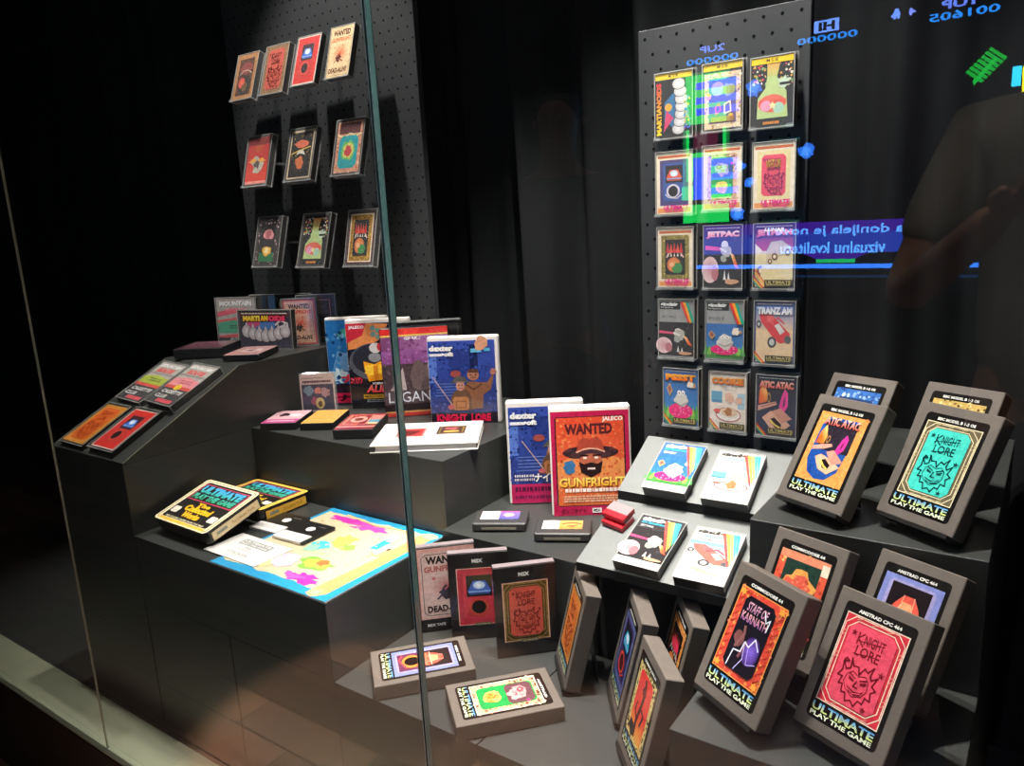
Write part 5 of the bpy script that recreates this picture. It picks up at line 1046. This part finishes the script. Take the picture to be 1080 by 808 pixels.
def person(label, x, y, yaw, ht, shirt, arms, sleeves=False):
    e = empty('person', label, 'person'); k = ht/1.75
    def P(a, b_, c): return (a*k, b_*k, c*k)
    # one continuous body: pelvis root, spine, neck, head, legs
    J = [(P(0, 0, .96), (.12*k, .085*k)), (P(0, 0, 1.15), (.11*k, .08*k)), (P(0, .01, 1.32), (.13*k, .09*k)), (P(0, 0, 1.44), (.10*k, .07*k)), (P(0, -.01, 1.50), (.055*k, .055*k)), (P(0, -.02, 1.57), (.06*k, .065*k)), (P(0, -.025, 1.66), (.078*k, .098*k)), (P(0, -.01, 1.715), (.06*k, .075*k))]
    Ed = [(i, i+1) for i in range(7)]
    for sd in (-1, 1):
        n = len(J); J += [(P(sd*.10, 0, .88), .075*k), (P(sd*.105, -.015, .50), .055*k), (P(sd*.11, .01, .28), .056*k), (P(sd*.11, .02, .09), .042*k), (P(sd*.115, -.13, .04), (.045*k, .03*k))]
        Ed += [(0, n), (n, n+1), (n+1, n+2), (n+2, n+3), (n+3, n+4)]
        n = len(J); A = arms[0 if sd < 0 else 1]
        J += [(P(sd*.165, 0, 1.42), .062*k), (tuple(A[0]), .043*k), (tuple(A[1]), .028*k)]; Ed += [(3, n), (n, n+1), (n+1, n+2)]
    body = limb_mesh('body', J, Ed, M['skin'], e)
    # clothing shells over the same skeleton
    T = [(P(0, 0, .86), (.175*k, .13*k)), (P(0, 0, 1.15), (.16*k, .118*k)), (P(0, .01, 1.32), (.182*k, .125*k)), (P(0, 0, 1.43), (.145*k, .095*k)), (P(0, -.005, 1.475), (.07*k, .07*k))]; Ed = [(0, 1), (1, 2), (2, 3), (3, 4)]
    for sd in (-1, 1):
        n = len(T); A = arms[0 if sd < 0 else 1]; m = [p*.25+q*.75 for p, q in zip(P(sd*.165, 0, 1.42), A[0])]
        T += [(P(sd*.165, 0, 1.42), .075*k), (tuple(m), .066*k)]; Ed += [(3, n), (n, n+1)]
        if sleeves: T += [(tuple(A[0]), .06*k), (tuple(A[1]), .042*k)]; Ed += [(n+1, n+2), (n+2, n+3)]
    limb_mesh('shirt', T, Ed, shirt, e)
    T = [(P(0, 0, .97), (.163*k, .118*k)), (P(0, 0, .90), (.165*k, .12*k))]; Ed = [(0, 1)]
    for sd in (-1, 1): n = len(T); T += [(P(sd*.10, 0, .84), .105*k), (P(sd*.105, -.015, .50), .075*k), (P(sd*.11, .01, .12), .06*k)]; Ed += [(1, n), (n, n+1), (n+1, n+2)]
    limb_mesh('trousers', T, Ed, M['jeans'], e)
    limb_mesh('hair', [(P(0, .02, 1.64), (.083*k, .09*k)), (P(0, .0, 1.70), (.086*k, .1*k)), (P(0, -.01, 1.745), (.06*k, .07*k))], [(0, 1), (1, 2)], M['hair'], e)
    b = MB()
    for sd in (-1, 1): b.cyl((sd*.03*k, -.124*k, 1.655*k), .008*k, .004*k, M['whitepl'], 'y', 12); b.cyl((sd*.03*k, -.1255*k, 1.655*k), .004*k, .003*k, M['hole'], 'y', 10)
    b.build('eyes', e)
    limb_mesh('nose', [(P(0, -.115, 1.665), .010*k), (P(0, -.135, 1.625), .014*k)], [(0, 1)], M['skin'], e, 0, 1)
    b = MB(); b.box(-.024*k, -.121*k, 1.59*k, .024*k, -.112*k, 1.598*k, M['redpl'], .002); b.build('mouth', e)
    for sd in (-1, 1): limb_mesh('ear', [(P(sd*.082, -.01, 1.665), .012*k), (P(sd*.088, -.01, 1.635), .010*k)], [(0, 1)], M['skin'], e, 0, 1)
    for sd in (-1, 1): limb_mesh('shoe', [(P(sd*.11, .04, .05), (.05*k, .045*k)), (P(sd*.115, -.08, .04), (.052*k, .038*k)), (P(sd*.118, -.17, .032), (.042*k, .03*k))], [(0, 1), (1, 2)], M['shoe'], e)
    for i, sd in enumerate((-1, 1)):
        A = arms[i]; d = Vector(A[2]) if len(A) > 2 else Vector(A[1])-Vector(A[0]); hand(e, A[1], d, sd, e, .45)
    e.location = (x, y, 0); e.rotation_euler = (0, 0, yaw)
    return e
# local frame faces -y; yaw 180 makes the visitor face the glass (+y)
ph = empty('smartphone', 'black smartphone held up by the visitor in the grey shirt', 'phone')
b = MB(); b.box(-.075, 0, -.037, .075, .008, .037, M['blackpl'], .0025); b.build('phone_body', ph)
b = MB(); b.box(-.072, -.0004, -.034, .072, 0, .034, M['hole']); b.build('phone_display', ph)
b = MB(); b.cyl((-.045, .0078, .012), .007, .0015, M['greypl'], 'y'); b.cyl((-.045, .0078, -.008), .007, .0015, M['greypl'], 'y'); b.build('camera_lens', ph)
ph.location = (.03, -.022, H-.01); ph.rotation_euler = (R(-12), 0, R(36))
person('visitor in a grey short-sleeved shirt holding a phone up to the glass', .025, -.47, pi, 1.80, M['tshirt'],
       [((-.27, -.10, 1.15), (-.09, -.37, H-.03), (.35, -.3, .3)), ((.28, -.10, 1.15), (.105, -.37, H-.03), (-.35, -.3, .3))])
person('visitor in a dark sweater standing further along the glass', -1.42, -1.0, pi-.3, 1.76, M['shirt2'],
       [((-.27, .02, 1.14), (-.27, -.06, .90)), ((.27, .02, 1.14), (.27, -.06, .90))], True)

# ================================================================== light
def spotlamp(x, y, z, tx, ty, tz, power, ang, label, col=(1, .96, .9), rad=.018, blend=.5):
    e = empty('track_spotlight', label, 'spotlight', 'small spotlights inside the top of the case')
    d = (Vector((tx, ty, tz))-Vector((x, y, z))).normalized()
    b = MB(); b.cyl((0, 0, .004), .026, .07, M['lampbody'], 'z', 24, .02); b.build('lamp_body', e)
    b = MB(); b.cyl((0, 0, .004), .02, .002, M['lens'], 'z', 24); b.build('lamp_lens', e)
    q = (-d).to_track_quat('Z', 'Y'); e.rotation_mode = 'QUATERNION'; e.rotation_quaternion = q; e.location = (x, y, z+H)
    l = bpy.data.lights.new('spot', 'SPOT'); l.energy = power; l.color = col; l.spot_size = R(ang); l.spot_blend = blend; l.shadow_soft_size = rad
    o = bpy.data.objects.new('spot_light', l); COL.objects.link(o); o.location = Vector((x, y, z+H))+d*.005; o.rotation_euler = d.to_track_quat('-Z', 'Y').to_euler()
    s = Vector((x, y, z+H))-d*.06
    b = MB(); b.box(s.x-.006, s.y-.006, s.z-.004, s.x+.006, s.y+.006, 1.40+H, M['lampbody']); st = b.build('lamp_stem'); st.parent = e; st.matrix_parent_inverse = (Matrix.Translation(e.location) @ q.to_matrix().to_4x4()).inverted()
    return e
spotlamp(-.50, .97, 1.20, -.50, 1.26, -.1, 72, 76, 'spotlight above the tall right panel')
spotlamp(-1.50, 1.04, 1.20, -1.56, 1.30, 0., 55, 62, 'spotlight above the left panel')
spotlamp(-.46, 1.08, 1.20, -.26, .98, -.6, 84, 60, 'spotlight aimed at the right-hand leaning boxes')
spotlamp(-1.12, .90, 1.20, -1.20, 1.0, -.6, 11, 50, 'spotlight aimed at the treasure map')
spotlamp(-.86, 1.10, 1.20, -.86, 1.24, -.5, 56, 56, 'spotlight above the middle of the case')
spotlamp(-.72, .86, 1.20, -.72, .97, -.75, 105, 32, 'spotlight aimed at the bearded cover')
spotlamp(-1.85, .88, 1.20, -1.85, .95, -.4, 40, 52, 'spotlight at the far left of the case')
b = MB(); b.box(-3.2, .66, 1.40+H, .6, 1.62, 1.44+H, M['plinth'], .003); tag(b.build('case_canopy'), 'dark canopy closing the top of the display case', 'canopy')
# soft room lights
def area(x, y, z, sx, sy, p, col=(1, .93, .85), rot=(0, 0, 0)):
    l = bpy.data.lights.new('room_area', 'AREA'); l.shape = 'RECTANGLE'; l.size = sx; l.size_y = sy; l.energy = p; l.color = col
    o = bpy.data.objects.new('room_area', l); COL.objects.link(o); o.location = (x, y, z); o.rotation_euler = rot
def room_spot(x, y, tx, ty, p, ang, rad=.05):
    l = bpy.data.lights.new('room_spot', 'SPOT'); l.energy = p; l.color = (1, .9, .8); l.spot_size = R(ang); l.spot_blend = .25; l.shadow_soft_size = rad
    o = bpy.data.objects.new('room_spot', l); COL.objects.link(o); o.location = (x, y, 3.3)
    o.rotation_euler = Vector((tx-x, ty-y, -3.3)).to_track_quat('-Z', 'Y').to_euler()
room_spot(-1.42, .10, -1.40, .06, 900, 19)
room_spot(-.80, .10, -.74, .04, 700, 19)
room_spot(-.15, .35, -.05, -.1, 110, 34)  # added spot, brightens the grey-shirted visitor so the reflection shows
area(-1.5, -1.2, 3.3, 2.0, .8, 4)
w = bpy.data.worlds.new('world'); sc.world = w; w.use_nodes = True
w.node_tree.nodes['Background'].inputs[0].default_value = (.6, .7, .8, 1); w.node_tree.nodes['Background'].inputs[1].default_value = .02

# ================================================================== camera
cam = bpy.data.cameras.new('camera'); co = bpy.data.objects.new('camera', cam); COL.objects.link(co)
cam.sensor_width = 36; cam.sensor_fit = 'HORIZONTAL'; cam.lens = 812/1080*36; cam.clip_start = .01
CR = ((0.817848,-0.078626,0.570037),(0.573151,0.199452,-0.794806),(-0.051203,0.976748,0.208186))
co.matrix_world = Matrix.Translation((0, 0, H)) @ Matrix(CR).to_4x4()
sc.camera = co
sc.view_settings.view_transform = 'Standard'; sc.view_settings.look = 'None'; sc.view_settings.gamma = 1; sc.view_settings.exposure = .75
sc.view_settings.use_curve_mapping = False
sc.cycles.use_denoising = True; sc.cycles.max_bounces = 10; sc.cycles.transparent_max_bounces = 24; sc.cycles.glossy_bounces = 5
sc.cycles.sample_clamp_indirect = 4
